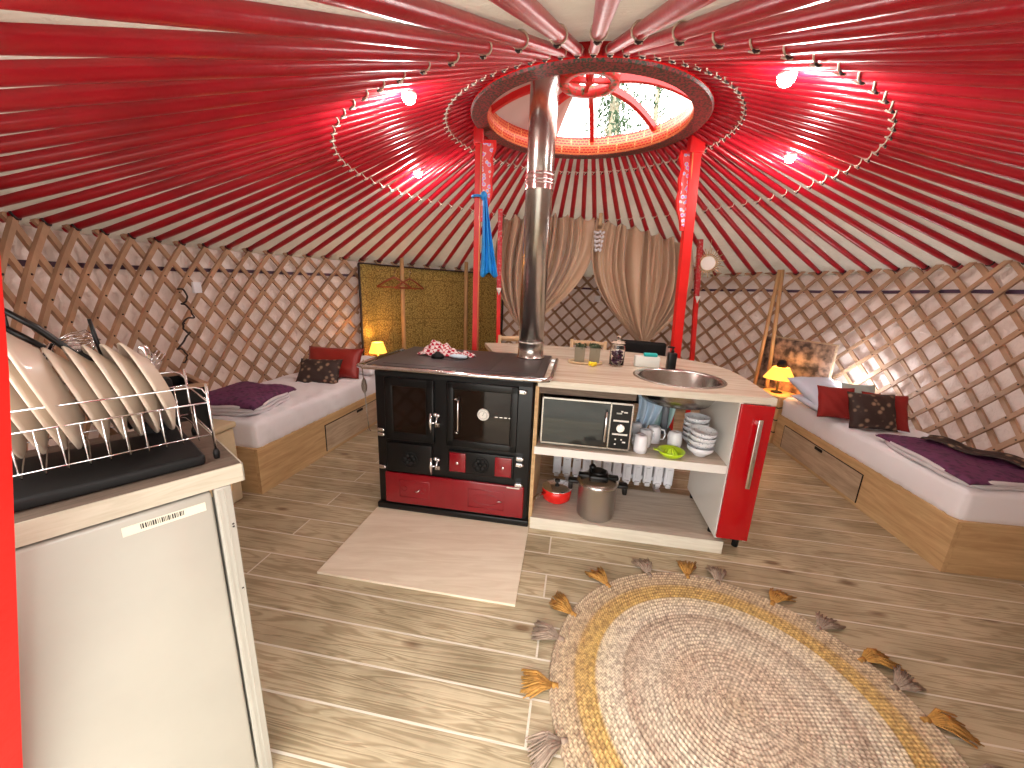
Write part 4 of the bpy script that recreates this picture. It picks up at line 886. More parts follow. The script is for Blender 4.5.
# ------------------------------------------------------------------ beds
def soft(x0, y0, z0, x1, y1, z1, r, M_=None): return MB().bbox(x0, y0, z0, x1, y1, z1, r, 5, M_)
def wallx(loc, rz, side, y, Rr):      # how far a bed reaches before it meets the round wall
    c, s_ = math.cos(rz), math.sin(rz); px = loc[0]-s_*y-CX; py = loc[1]+c*y-CY; dx, dy = side*c, side*s_
    b_ = px*dx+py*dy; cc = px*px+py*py-Rr*Rr; return -b_+math.sqrt(max(0, b_*b_-cc))
def bed(loc, rz, side, lab, h=.335, L=2.0):
    # local: x away from the aisle (0 = aisle side), y along the bed; the back follows the wall
    r = thing('wooden_bed', lab, 'bed', loc, rz); s = side; wx = lambda y: wallx(loc, rz, side, y, 2.84)-.01
    def bx(x0, y0, z0, x1, y1, z1): a, b = sorted((s*x0, s*x1)); return (a, y0, z0, b, y1, z1)
    obj('side_board', MB().box(*bx(0, 0, 0, .025, L, h)), M['pine_y'], r)
    obj('end_board', MB().box(*bx(.026, -.0, 0, wx(0)-.01, .025, h)), M['pine'], r); obj('end_board', MB().box(*bx(.026, L-.025, 0, wx(L), L, h)), M['pine'], r)
    poly = [(s*.026, .026)]+[(s*min(wx(y), wx(y)), y) for y in [.026+(L-.052)*i/12 for i in range(13)]]+[(s*.026, L-.026)]
    obj('slatted_base', MB().prism(poly, h-.05, h-.03), M['pine'], r)
    d = obj('drawer', MB().box(*bx(-.006, .70, .03, .0, 1.75, h-.075)), M['driftwood'], r, label='darker flush drawer front')
    obj('drawer_outline', MB().box(*bx(-.0065, .694, .028, .0, .698, h-.070)).box(*bx(-.0065, 1.752, .028, 0, 1.756, h-.070)).box(*bx(-.0065, .694, h-.073, 0, 1.756, h-.069)), M['black_matt'], d)
    obj('finger_slot', MB().bbox(*bx(-.010, 1.16, h-.105, -.004, 1.26, h-.080), .004), M['black_matt'], d)
    return r
def sheet(loc, rz, side, lab, L=1.97, zt=.52, h=.335, seed=1):
    # mattress with a fitted sheet, gridded so that it can wrinkle; its back edge follows the wall
    rnd = random.Random(seed); ph = [rnd.uniform(0, 6) for _ in range(6)]; s = side
    mb = MB(); X0_ = .015; Y0_, Y1_ = .02, L; c = .04; z0 = h-.028
    def P(u, y, z):
        X1_ = wallx(loc, rz, side, y, 2.835)-.012; x = X0_+(X1_-X0_)*u
        rx = min(x-X0_, X1_-x); ry = min(y-Y0_, Y1_-y); top = zt-z
        wr = .009*math.sin(x*26+y*9+ph[0])*math.sin(y*17-x*5+ph[1])+.005*math.sin(x*48-y*31+3*math.sin(y*5))+.009*math.sin(y*48+x*30*math.sin(y*2)+ph[2])*math.exp(-rx*6)
        sd = .016*math.sin(y*21+z*16+2*math.sin(y*4)+ph[3])+.009*math.sin(y*58+z*44)
        dx = max(0, c-rx); dy = max(0, c-ry); dz = max(0, c-top)
        q = Vector((dx*(-1 if x-X0_ < X1_-x else 1), dy*(-1 if y-Y0_ < Y1_-y else 1), dz))
        if q.length > c:
            k = c/q.length; x += q.x*(k-1); y += q.y*(k-1); z += q.z*(k-1)
        if top < .001: z += wr*min(1, rx/.1)*min(1, ry/.1)
        elif rx < .001 and u < .5: x += -abs(sd)*.7*min(1, top/.04)+.004
        return (s*x, y, z)
    us = sorted({0, .015, .035, .065, .935, .965, .985, 1} | {i/20 for i in range(2, 19)}); ys = sorted({Y0_, Y0_+.01, Y0_+.022, Y0_+.04, Y1_-.04, Y1_-.022, Y1_-.01, Y1_} | {Y0_+(Y1_-Y0_)*i/56 for i in range(2, 55)})
    zs = [z0, h+.03, h+.08, zt-.04, zt-.022, zt-.01, zt]
    def pan(A, B, f):
        vs = [f(a, b) for b in B for a in A]; n = len(A); mb.add(vs, [(j*n+i, j*n+i+1, (j+1)*n+i+1, (j+1)*n+i) for j in range(len(B)-1) for i in range(n-1)], True)
    pan(us, ys, lambda a, b: P(a, b, zt)); pan(us, ys, lambda a, b: P(a, b, z0))
    for u in (0, 1): pan(ys, zs, lambda a, b: P(u, a, b))
    for y in (Y0_, Y1_): pan(us, zs, lambda a, b: P(a, y, b))
    o = obj('mattress', mb, M['mattress'], loc=loc, rz=rz); tag(o, lab, 'mattress'); return o
BL = (-1.715, 2.46, 0)
bed(BL, rad(-11.0), -1, 'wooden box bed on the left, beside the white worktop')
sheet(BL, rad(-11.0), -1, 'mattress with white sheet on the left wooden bed', seed=3)
BR = (2.503, 1.945, 0); BRr = rad(-7.0)
bed(BR, BRr, 1, 'wooden box bed on the right, beyond the red cabinet', h=.325, L=1.95)
sheet(BR, BRr, 1, 'mattress with white sheet on the right wooden bed', h=.325, zt=.51, L=1.92, seed=5)
def TL(loc, rz, x, y): c, s_ = math.cos(rz), math.sin(rz); return (loc[0]+c*x-s_*y, loc[1]+s_*x+c*y)
def cushion(name, w, h, t, mat, loc, rot, lab, cat='cushion', grp=None, pinch=.85):
    def half(sg):
        def f(u, v):
            a, b = 2*u-1, 2*v-1; e = (1-abs(a)**3)*(1-abs(b)**3); k = 1-(1-pinch)*.5*((1-a*a)*abs(b)**2+(1-b*b)*abs(a)**2)
            return (a*w/2*(1-.07*(1-b*b)*0-.06*(1-abs(b))*abs(a)**4*0)*(.93+.07*b*b), b*h/2*(.93+.07*a*a), sg*(t/2*max(0, e)**.55)+.003*math.sin(a*9+b*7))
        return f
    mb = MB().grid(half(1), 20, 20).grid(half(-1), 20, 20)
    o = obj(name, mb, mat, loc=loc); o.rotation_euler = rot; tag(o, lab, cat, grp); return o
# left bed cushions
cushion('cushion', .58, .32, .13, M['satin_red'], (-1.80, 3.86, .665), (rad(62), 0, rad(-4)), 'large red satin cushion standing on the left bed')
cushion('cushion', .40, .27, .10, M['brocade'], (-1.85, 3.66, .615), (rad(50), 0, rad(4)), 'dark floral cushion leaning on the red satin one')
cushion('pillow', .36, .30, .12, M['mattress'], (-1.55, 4.08, .60), (rad(25), 0, rad(-20)), 'white pillow at the far corner of the left bed, beside the cooker', 'pillow')
# right bed pillows
cushion('pillow', .46, .44, .14, M['pillow'], (2.86, 3.50, .655), (rad(24), 0, rad(8)), 'white pillow with bluish sheen at the head of the right bed', 'pillow')
cushion('pillow', .42, .50, .09, M['pillow'], (2.84, 3.38, .565), (rad(4), 0, rad(-4)), 'flat white pillow lying below the other on the right bed', 'pillow')
cushion('cushion', .27, .27, .10, M['cush_red'], (2.675, 3.13, .66), (rad(66), 0, rad(-14)), 'plain red cushion in the middle of the right bed')
cushion('cushion', .34, .29, .12, M['brocade'], (2.80, 2.93, .655), (rad(66), 0, rad(-8)), 'dark brown floral cushion on the right bed')
cushion('cushion', .30, .30, .09, M['cush_red'], (2.97, 3.0, .64), (rad(58), 0, rad(-22)), 'red cushion half hidden behind the dark brown floral one')
cushion('pillow', .26, .26, .08, plain('grey_green_pillow', (.40, .45, .42), .8), (2.94, 3.22, .68), (rad(60), 0, rad(-10)), 'small grey green pillow between the red and floral cushions', 'pillow')

# quilts: folded
def quilt(loc, rz, w, l, t, lab, layers=3, seed=1, extra=None):
    rnd = random.Random(seed); r = thing('folded_quilt', lab, 'quilt', loc, rz)
    ph = [rnd.uniform(0, 6) for _ in range(5)]
    def top(u, v):
        x = (u-.5)*w*(1-.10*math.sin(PI*v*.8+ph[0])); y = (v-.5)*l*(1-.10*math.sin(PI*u+ph[1])); e = (1-abs(2*u-1)**4)*(1-abs(2*v-1)**4)
        return (x, y, t*(.5+.5*max(0, e)**.3)+.012*math.sin(u*9+ph[2])*math.sin(v*8+ph[3])*e-(0 if e > 0 else .0)+.004*math.sin(60*u)*math.sin(60*v)*e)
    def bot(u, v):
        p = top(u, v); return (p[0], p[1], max(.004, p[2]-t*.98 if 0 else .006))
    obj('quilt_top', MB().grid(top, 46, 46), M['plum'], r, mods=[SOLID(.012, -1)])
    # lining showing at the folded rim
    mb = MB()
    for k in range(layers):
        z = .012+(t*.5-.012)*k/max(1, layers-1); pts = []
        for i in range(60):
            a = 2*PI*i/60; q = 4.0; cx_, sy_ = math.cos(a), math.sin(a); rr = 1/(abs(cx_)**q+abs(sy_)**q)**(1/q)
            u = .5+.5*cx_*rr; v = .5+.5*sy_*rr; pt = top(min(1, max(0, u)), min(1, max(0, v))); pts.append((pt[0]*.985, pt[1]*.985, z+.004*math.sin(a*6+k)))
        mb.tube(pts, .014, 8, True)
    obj('quilt_lining_edge', mb, M['quilt_back'], r, label='pale lining showing along the folds')
    return r
quilt((-2.04, 2.86, .523), rad(-4), .54, .58, .12, 'plum quilt folded with pale lining at the foot of the left bed', 3, 2)
q = quilt((2.83, 2.30, .513), rad(-7), .50, .68, .070, 'plum quilt folded with pale lining on the foot of the right bed', 2, 6)
def runner(u, v): return ((u-.5)*.50, (v-.5)*.15, .012*math.sin(u*11)+.006*math.sin(v*9))
o = obj('brocade_scarf', MB().grid(runner, 30, 8), M['brocade'], loc=(2.93, 2.30, .605), rz=rad(-66), mods=[SOLID(.008)]); tag(o, 'brown and gold patterned scarf lying across the right plum quilt', 'scarf')

# ------------------------------------------------------------------ woven hanging, poles, hangers, lamp (left back)
hg = MB(); a0, a1 = 103.0, 144.5
def hang(u, v):
    d = a1-(a1-a0)*u; fold = .035*math.sin(u*40)*max(0, 1-u*2.2)*(.3+.7*v)+.008*math.sin(u*25); R = 2.80-fold
    zt = ztop(d)-.015; return (R*math.cos(rad(d)), R*math.sin(rad(d)), zt-(zt-.02)*v)
me_mb = MB().grid(hang, 120, 20)
hn = thing('woven_hanging', 'yellow ochre woven cloth hanging over the lattice left of the flue pipe', 'wall hanging', (CX, CY, 0))
oh = obj('cloth', me_mb, M['hessian'], hn, mods=[SOLID(.006)])
uv = oh.data.uv_layers.new(name='UVMap')
for lp in oh.data.loops:
    c = oh.data.vertices[lp.vertex_index].co; d = math.degrees(math.atan2(c.y, c.x)); uv.data[lp.index].uv = ((a1-d)/(a1-a0), c.z/1.7)
mb = MB()
for d in (a0, a1): mb.tube([(2.785*math.cos(rad(d)), 2.785*math.sin(rad(d)), z) for z in (.03, .6, 1.1, ztop(d)-.02)], .014, 8)
mb.tube([(2.785*math.cos(rad(a0+(a1-a0)*i/30)), 2.785*math.sin(rad(a0+(a1-a0)*i/30)), ztop(a0+(a1-a0)*i/30)-.015) for i in range(31)], .010, 6)
obj('dark_border', mb, M['dark_rope'], hn, label='dark bound edge')
def stick(x, y, z1, lab, dx=0):
    o = obj('wooden_pole', MB().tube([(0, 0, 0), (dx*.5, 0, z1/2), (dx, 0, z1)], .026, 12), M['pole_wood'], loc=(x, y, 0)); tag(o, lab, 'pole'); return o
stick(-1.43, 5.08, 1.76, 'upright wooden pole in front of the woven hanging, with coat hangers on it')
stick(-.69, 5.575, 1.76, 'thin upright wooden pole in front of the woven hanging, near the left crown post')
def hanger(x, y, z, rz, lab):
    r = thing('coat_hanger', lab, 'coat hanger', (x, y, z), rz, 'coat hangers on the pole')
    obj('frame', MB().tube([(-.20, 0, -.12), (-.10, 0, -.05), (0, 0, 0), (.10, 0, -.05), (.20, 0, -.12)], .011, 8).tube([(-.20, 0, -.12), (.20, 0, -.12)], .008, 8), plain('reddish_hanger', (.28, .06, .02), .4), r)
    obj('hook', MB().tube([(0, 0, 0), (0, 0, .04), (.02, 0, .06), (.015, 0, .085), (-.01, 0, .085)], .003, 6), M['steel'], r)
hanger(-1.50, 4.97, 1.52, .35, 'reddish wooden coat hanger on the pole, the nearer left one'); hanger(-1.34, 5.08, 1.51, .75, 'reddish wooden coat hanger on the pole, the right one')
ns = thing('bedside_stool', 'small wooden bedside stool carrying the lit lamp by the left bed', 'stool', (-1.63, 4.665, 0), 0)
obj('stool_top', MB().lathe([(.13, .50), (.13, .53)], 28), M['pole_wood'], ns)
for a in (0.6, 2.7, 4.8): obj('leg', MB().tube([(.115*math.cos(a), .115*math.sin(a), 0), (.10*math.cos(a), .10*math.sin(a), .50)], .016, 8), M['pole_wood'], ns)
tl = thing('bedside_lamp', 'small glowing yellow table lamp beside the woven hanging', 'lamp', (-1.63, 4.665, .531))
obj('base', MB().lathe([(.055, 0), (.05, .012), (.012, .02), (.012, .10)], 20), M['steel'], tl)
obj('shade', MB().lathe([(.105, .10), (.065, .225), (.062, .225), (.10, .10)], 28, caps=False), M['lampshade'], tl, label='glowing yellow shade')
obj('bulb', MB().ball((0, 0, .15), .025, 10), emit('warm_bulb', (1, .65, .25), 25), tl)
def plight(x, y, z, e, c, parent, s=.03):
    l = bpy.data.lights.new('lamp_light', 'POINT'); l.energy = e; l.color = c; l.shadow_soft_size = s; lo = link('lamp_light', l, parent); lo.location = (x, y, z)
plight(0, 0, .20, 5, (1, .55, .18), tl)

# ------------------------------------------------------------------ curtains
def curtain(xl, xr, z_top, tx, tz, y0, ty, lab, folds, bulge=.0, tail=.0):
    r = thing('tied_curtain', lab, 'curtain', (0, 0, 0))
    def f(u, v):
        w0 = 1; cx_ = (xl+xr)/2*(1-v**1.9)+tx*v**1.9; hw = (xr-xl)/2*(1-v**3.2)*(1+bulge*math.sin(PI*min(1, v*1.2)))+.018
        x = cx_+(2*u-1)*hw; zt = roofz(xl+(xr-xl)*u, y0)+.015; scal = .05*abs(math.sin(u*folds*PI*.7))*(1-v)**3
        z = zt-(zt-tz)*v-.0-scal; amp = (.030*(1-v)+.010+.034*math.sin(PI*v))*(1.0+.5*math.sin(u*13+xl*3)); ph_ = (u+.035*math.sin(u*11+xl*5)+.02*math.sin(u*23))*folds*2*PI
        y = y0+(ty-y0)*v+amp*math.sin(ph_+.8*math.sin(ph_*.37+3*v))+.012*math.sin(ph_*2.3+5*v); return (x, y, z)
    obj('cloth', MB().grid(f, 160, 36), M['curtain'], r, mods=[SOLID(.002)])
    obj('tie', MB().tube([(tx+.030*math.cos(a), ty+.03*math.sin(a), tz+.01) for a in [2*PI*i/16 for i in range(16)]], .012, 8, True), M['rope'], r)
    def g(u, v): a = u*2*PI; rr = .018+.05*v; return (tx+rr*math.cos(a), ty+rr*math.sin(a)*(1+.2*math.sin(6*a)), tz-.20*v)
    obj('gathered_tail', MB().grid(g, 24, 6), M['curtain'], r)
curtain(.87, 1.93, 0, 1.46, .90, 4.65, 4.45, 'sheer peach curtain tied in the middle, hanging right of the flue pipe', 11, .12)
curtain(-.17, .81, 0, .08, 1.02, 4.65, 4.45, 'sheer peach curtain drawn to the left behind the flue pipe', 10, .10)
# shell mobile
mo = thing('shell_mobile', 'hanging ornament of small shells between the two curtains', 'ornament', (.88, 4.55, 0))
zt = roofz(.88, 4.55)
obj('hoop', MB().tube([(.055*math.cos(a), .055*math.sin(a), zt-.17) for a in [2*PI*i/20 for i in range(20)]], .005, 6, True).tube([(0, 0, zt), (.0, 0, zt-.12)], .02, 8), M['rattan'], mo)
mb = MB()
for k in range(8):
    a = 2*PI*k/8; x, y = .05*math.cos(a), .05*math.sin(a)
    for j in range(5): mb.ball((x*(1-j*.1), y*(1-j*.1), zt-.19-.045*j-.01*(k % 2)), .013, 6, (1, .6, 1.2))
obj('shell_strings', mb, M['whiteware'], mo)
# sunburst mirror
mr_ = thing('sunburst_mirror', 'small round rattan sunburst mirror above the slim right post', 'mirror', (2.06, 4.45, 1.80), rad(-24))
mb = MB()
for k in range(30):
    a = 2*PI*k/30; r1 = .155 if k % 2 else .125; mb.tube([(.075*math.cos(a), 0, .075*math.sin(a)), (r1*math.cos(a), 0, r1*math.sin(a))], .0045, 5)
for r_ in (.075, .092): mb.tube([(r_*math.cos(a), -.004, r_*math.sin(a)) for a in [2*PI*i/32 for i in range(32)]], .005, 6, True)
obj('rattan_rays', mb, M['rattan'], mr_)
obj('mirror_glass', MB().lathe([(.078, 0), (.078, .006)], 32, M=Matrix.Rotation(rad(90), 4, 'X')), plain('mirror', (.58, .52, .47), .3, .3), mr_)  # the mirror's pale reflection is put into its base colour
obj('hanging_cord', MB().tube([(0, 0, .09), (.0, 0, roofz(2.06, 4.45)-1.80+.02)], .003, 6), M['rattan'], mr_)

# ------------------------------------------------------------------ right back: leaning poles, picture, lamp, white light
o = obj('wooden_pole', MB().tube([(0, 0, 0), (.01, 0, .9), (.03, -.0, 1.76)], .020, 10), M['pole_wood'], loc=(2.78, 4.40, 0)); tag(o, 'leaning wooden pole before the lattice, left one of the pair by the picture', 'pole', 'pair of poles by the picture')
o = obj('wooden_pole', MB().tube([(0, 0, 0), (-.03, .04, .9), (-.06, .09, 1.76)], .020, 10), M['pole_wood'], loc=(2.88, 4.28, 0)); tag(o, 'leaning wooden pole before the lattice, right one of the pair by the picture', 'pole', 'pair of poles by the picture')
pa, pb = Vector((2.84, 4.46, 0)), Vector((3.11, 3.78, 0)); pd = (pb-pa).normalized(); pang = math.atan2(pd.y, pd.x)
pf = thing('picture_panel', 'sepia collage picture standing against the lattice at the head of the right bed', 'picture', (pa.x, pa.y, .44), pang)
PW = (pb-pa).length
obj('canvas_board', MB().box(0, 0, .03, PW, .025, .62), M['driftwood'], pf)
obj('print', MB().box(.012, -.003, .045, PW-.012, .0, .605), M['collage'], pf, label='sepia photo collage')
bs = thing('bedside_crate', 'wooden crate behind the head of the right bed, under the glowing lamp', 'crate', (2.80, 4.04, 0), pang)
obj('crate_box', MB().bbox(-.16, -.16, 0, .16, .16, .50, .006), M['pole_wood'], bs)
mb = MB()
for z in (.12, .25, .38): mb.box(-.163, -.163, z, .163, .163, z+.012)
obj('crate_gaps', mb, M['black_matt'], bs)
l4 = thing('bedside_lamp', 'small glowing yellow lamp in front of the sepia picture', 'lamp', (2.80, 4.04, .501))
obj('base', MB().lathe([(.055, 0), (.05, .012), (.012, .02), (.012, .16)], 20), M['black_matt'], l4)
obj('shade', MB().lathe([(.145, .15), (.075, .27), (.072, .27), (.14, .15)], 28, caps=False), M['lampshade'], l4, label='glowing yellow shade')
obj('shade_top', MB().lathe([(.045, .27), (.048, .30), (.03, .345), (.001, .35)], 20, caps=False), M['black_matt'], l4)
obj('bulb', MB().ball((0, 0, .20), .025, 10), emit('warm_bulb_b', (1, .65, .25), 25), l4)
plight(0, -.0, .24, 5, (1, .55, .18), l4)
wl = thing('wall_strip_lamp', 'bright white strip lamp behind the cushions on the right bed', 'lamp', (3.115, 3.58, .70), rad(-74))
obj('lamp_tube', MB().tube([(-.14, 0, 0), (.14, 0, 0)], .022, 12), M['white_led'], wl)
obj('end_caps', MB().tube([(-.17, 0, 0), (-.14, 0, 0)], .026, 12).tube([(.14, 0, 0), (.17, 0, 0)], .026, 12).box(-.03, .015, -.015, .03, .06, .015), M['white'], wl)
plight(0, -.05, .03, 5, (.95, .97, 1), wl)

# ------------------------------------------------------------------ left foreground: fridge under worktop, dish rack
KA = math.atan2(.77, .64); KP = (-.864, 1.166)
KS = .78      # the worktop here is 1.03 m high and its fridge a compact one
def KL(x, y, z=0): c, s_ = math.cos(KA)*KS, math.sin(KA)*KS; return (KP[0]*KS+c*x-s_*y, KP[1]*KS+s_*x+c*y, .33+KS*z)
kw = thing('side_worktop', 'brown laminate worktop with cream edge over the white fridge', 'worktop', KL(0, 0), KA); kw.scale = (KS,)*3
obj('slab', MB().box(-.60, .004, .845, -.003, .58, .899), M['walnut'], kw)
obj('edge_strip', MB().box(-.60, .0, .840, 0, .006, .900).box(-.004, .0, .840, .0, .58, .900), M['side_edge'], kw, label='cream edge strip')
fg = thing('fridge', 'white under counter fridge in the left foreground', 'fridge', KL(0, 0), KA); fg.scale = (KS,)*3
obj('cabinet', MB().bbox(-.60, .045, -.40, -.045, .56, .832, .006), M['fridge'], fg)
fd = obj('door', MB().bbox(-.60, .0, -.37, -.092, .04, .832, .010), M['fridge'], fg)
st_ = obj('barcode_label', MB().box(-.300, -.0012, .778, -.112, .0, .806), plain('label_cream', (.62, .58, .47), .5), fd)
mb = MB(); rnd = random.Random(12); x = -.262
while x < -.165:
    w_ = rnd.choice((.0012, .0018, .003)); mb.box(x, -.0020, .787, x+w_, -.0011, .802); x += w_+rnd.choice((.0016, .0022, .003))
obj('barcode_bars', mb, M['black_matt'], st_)
obj('frame_panel', MB().bbox(-.086, .0, -.423, -.040, .045, .838, .004).box(-.078, -.002, -.41, -.072, .0, .83).box(-.062, -.002, -.41, -.058, .0, .83).bbox(-.60, .05, -.423, -.56, .10, -.39, .004), M['fridge'], fg)
mb = MB()
for z in (.69, .70, .45): mb.ball((-.05, -.001, z), .0035, 6, (1, .4, 1))
obj('screw', mb, M['dark_rope'], fg)
obj('cabinet_frame_block', MB().bbox(-.095, .03, .800, -.03, .07, .840, .003), M['pole_wood'], fg)

dk = thing('dish_rack', 'chrome wire dish rack with black tray on the brown worktop', 'dish rack', KL(0, 0, .90), KA); dk.scale = (KS,)*3
Y0, Y1, XR, XL = .10, .38, -.045, -.58
obj('drip_tray', MB().bbox(XL+.02, Y0-.035, .0, XR-.035, Y1+.02, .035, .010), M['black_matt'], dk, label='black plastic drip tray')
mb = MB()
for y in (Y0, Y1):
    mb.tube([(XL, y, .248), (XR-.03, y, .248), (XR-.012, y, .24), (XR, y, .215), (XR, y, .20)], .0024, 8)
    mb.tube([(XL, y, .193), (XR, y, .193)], .0024, 8); mb.tube([(XL, y, .085), (XR-.01, y, .085)], .002, 8)
for x in (XR,):
    for z in (.193, .085): mb.tube([(x, Y0, z), (x, Y1, z)], .0024, 8)
    mb.tube([(XR, Y0, .02), (XR, Y0, .255)], .004, 8).tube([(XR, Y1, .02), (XR, Y1, .255)], .004, 8)
x = XR-.038
k = 0
while x > XL:
    mb.tube([(x, Y0, .193), (x, Y0+.003, .078), (x+.002, Y0+.012, .068), (x+.006, Y0+.05, .085), (x+.010, Y0+.12, .095), (x+.010, Y1-.06, .09), (x+.004, Y1, .078), (x, Y1, .193)], .0019, 6); x -= .0405; k += 1
obj('wire_frame', mb, M['chrome'], dk)
for y in (Y0, Y1): obj('rubber_foot', MB().lathe([(.008, 0), (.010, .02), (.006, .032)], 12, (XR, y, 0)), M['black_matt'], dk)
pprof = [(.001, .0), (.07, .001), (.08, .006), (.118, .018), (.124, .021), (.124, .024), (.116, .022), (.078, .011), (.068, .006), (.001, .005)]
plate0 = obj('dinner_plate', MB().lathe(pprof, 56, caps=False), M['plate'])
labs = ['stoneware plate in the rack, nearest the right end', 'second stoneware plate from the right end of the rack', 'third stoneware plate from the right end of the rack', 'fourth stoneware plate from the right end of the rack', 'fifth stoneware plate from the right end of the rack', 'sixth and tallest stoneware plate from the right end of the rack', 'stoneware plate left of the tallest one in the rack', 'stoneware plate second left of the tallest one in the rack', 'stoneware plate third left of the tallest one in the rack', 'stoneware plate at the left end of the rack beside the red post']
for i, lab in enumerate(labs):
    o = plate0 if i == 0 else dup(plate0)
    big = 1.52 if i == 5 else (1.24 if i < 5 else 1.18); x = -.085-.0385*i-(.010 if i >= 5 else 0); tl_ = rad(15)
    rr = .124*big; o.scale = (big*KS, big*KS, big*KS*1.5)
    # plate stands on edge: its axis is local x, top leaning to the left
    zc = .082+rr*math.cos(tl_); cxp = x-rr*math.sin(tl_)
    o.location = KL(cxp, .272, .90+zc+.008)
    Mx = Matrix.Rotation(KA, 4, 'Z') @ Matrix.Rotation(rad(3), 4, 'Z') @ Matrix.Rotation(rad(-90)-tl_+0, 4, 'Y')
    o.rotation_euler = Mx.to_euler(); tag(o, lab, 'plate', 'plates in the dish rack')
# utensils behind
uh = thing('utensil_holder', 'black cutlery holder at the back of the dish rack', 'holder', KL(-.13, .43, .90), KA); uh.scale = (KS,)*3
obj('cup', MB().bbox(-.05, -.035, .0, .05, .035, .22, .008), M['black_matt'], uh)
def utens(name, x, y, mb, mat, lab, cat, rx=0, ry=0):
    o = obj(name, mb, mat, loc=KL(x, y, 1.12)); o.scale = (KS,)*3; o.rotation_euler = (rx, ry, KA); tag(o, lab, cat); return o
def spoonmb(): return MB().tube([(0, 0, -.12), (0, 0, .0), (0, .004, .07)], [.004, .005, .006], 8).ball((0, .006, .10), .026, 10, (.7, .3, 1.1))
utens('serving_spoon', -.11, .43, spoonmb(), M['chrome'], 'steel serving spoon sticking out of the black holder', 'spoon', .1, -.25)
utens('serving_fork', -.15, .44, MB().tube([(0, 0, -.12), (0, 0, .06)], .005, 8).tube([(-.012, 0, .11), (-.012, 0, .07), (0, 0, .055), (.012, 0, .07), (.012, 0, .11)], .003, 6).tube([(0, 0, .06), (0, 0, .11)], .003, 6), M['chrome'], 'steel serving fork leaning to the right in the black holder', 'fork', -.1, .6)
wk = thing('whisk', 'wire whisk lying on top behind the plates', 'whisk', KL(-.33, .40, 1.27), KA+.3); wk.scale = (KS,)*3
mb = MB()
for k in range(6):
    a = PI*k/6; mb.tube([(-.01, 0, 0), (.03, .026*math.cos(a), .026*math.sin(a)), (.07, .034*math.cos(a), .034*math.sin(a)), (.10, 0, 0), (.07, -.034*math.cos(a), -.034*math.sin(a)), (.03, -.026*math.cos(a), -.026*math.sin(a)), (-.01, 0, 0)], .0015, 5)
obj('wires', mb, M['chrome'], wk); obj('handle', MB().tube([(-.01, 0, 0), (-.12, -.01, -.20)], .008, 8), M['chrome'], wk)
o = obj('kitchen_knife', MB().tube([(0, 0, -.20), (0, 0, .0), (.005, 0, .075)], [.010, .011, .008], 8, flat=.6), M['black'], loc=KL(-.245, .40, 1.265)); o.scale = (KS,)*3; o.rotation_euler = (0, -.15, KA); tag(o, 'black handled kitchen knife pointing up behind the plates', 'knife')
o = obj('ladle', MB().tube([(.12, 0, -.30), (.05, 0, -.06), (-.03, 0, .05), (-.10, 0, .12)], [.010, .014, .014, .010], 10, flat=.7).ball((.055, 0, -.05), .028, 10), M['black'], loc=KL(-.33, .38, 1.27)); o.scale = (KS,)*3; o.rotation_euler = (0, 0, KA); tag(o, 'black ladle slanting up behind the tallest plate', 'ladle')
o = obj('spatula', MB().tube([(.08, 0, -.30), (.02, 0, -.05), (-.05, 0, .02)], [.008, .009, .009], 8).bbox(-.11, -.004, .0, -.04, .004, .06, .003), M['black'], loc=KL(-.37, .42, 1.30)); o.scale = (KS,)*3; o.rotation_euler = (0, 0, KA); tag(o, 'black spatula behind the plates next to the red post', 'spatula')

# black crate and beige box beyond the worktop
cr_ = thing('black_crate', 'tall black storage crate with wooden rim between worktop and left bed', 'crate', (-1.70, 2.10, 0), math.atan2(.47, -.67))
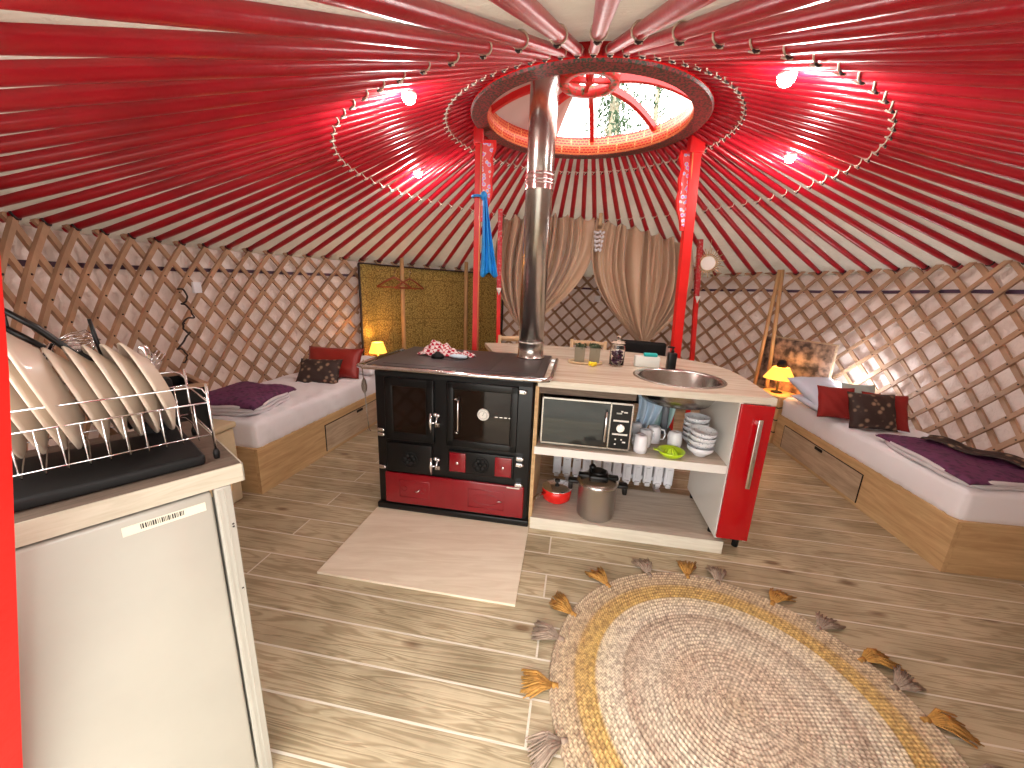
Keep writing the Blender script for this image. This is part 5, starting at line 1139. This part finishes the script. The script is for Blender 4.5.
# local x runs away from the aisle along the rim
mb = MB(); mb.box(0, 0, .56, 0.40, .02, .88).box(0, .24, .56, .40, .26, .88).box(0, 0, .56, .02, .26, .88).box(.38, 0, .56, .40, .26, .88).box(0, 0, .56, .40, .26, .58)
obj('crate_walls', mb, M['black_matt'], cr_)
mb = MB(); mb.box(-.008, -.008, .88, .408, .022, .90).box(-.008, .238, .88, .408, .268, .90).box(-.008, .022, .88, .022, .238, .90).box(.378, .022, .88, .408, .238, .90)
obj('rim', mb, M['lattice'], cr_, label='brown wooden rim')
bb = thing('beige_chest', 'beige fabric covered chest under the black crate by the left bed', 'chest', (-1.80, 2.40, 0), rad(169))
obj('chest_body', MB().bbox(0, 0, 0, .35, .34, .52, .02), M['beige'], bb); obj('lid', MB().bbox(-.01, -.01, .52, .36, .35, .559, .012), M['beige'], bb)

# left door leaf edge (leaning red board)
rb = thing('leaning_red_post', 'bright red painted post leaning at the left edge beside the fridge', 'post', (-1.005, .5, 0))
mb = MB(); rs = []
for z in (0, .63, 1.35, 1.72):
    x = {0: -.02, .63: .125, 1.35: .30, 1.72: .375}[z]; rs.append([(x-.13, -.03, z), (x, -.03, z), (x, .03, z), (x-.13, .03, z)])
mb.rings(rs, True, False); obj('shaft', mb, M['post_red'], rb)

# ------------------------------------------------------------------ small things on the lattice
def onwall(deg, R): return (CX+R*math.cos(rad(deg)), CY+R*math.sin(rad(deg)))
p = onwall(183.1, 2.80); sb = thing('wall_socket', 'small white square switch box on the left lattice', 'switch', (p[0], p[1], 1.38), rad(185-90))
obj('plate', MB().bbox(-.04, 0, -.04, .04, .02, .04, .004), M['whiteware'], sb); obj('rocker', MB().bbox(-.018, -.006, -.022, .018, .002, .022, .003), M['whiteware'], sb)
sb.rotation_euler = (0, 0, rad(185+90))
p = onwall(74.7, 2.80); sb2 = thing('wall_socket', 'small white square switch box on the back lattice between the curtains', 'switch', (p[0], p[1], 1.34), rad(75.4-90))
obj('plate', MB().bbox(-.045, -.02, -.045, .045, .0, .045, .004), M['whiteware'], sb2); obj('rocker', MB().bbox(-.018, -.026, -.022, .018, -.018, .022, .003), M['whiteware'], sb2)
rnd = random.Random(4)
p = onwall(186.6, 2.80); pts = []
for i in range(60):
    t = i/59; pts.append((rnd.uniform(-.008, .008), .04*math.sin(t*22)+.06*math.sin(t*5), .25-.50*t+.02*math.sin(t*31)))
o = obj('coiled_cable', MB().tube(pts, .006, 6), M['dark_rope'], loc=(p[0], p[1], 1.12)); tag(o, 'tangled dark cable hanging on the left lattice below the switch box', 'cable')
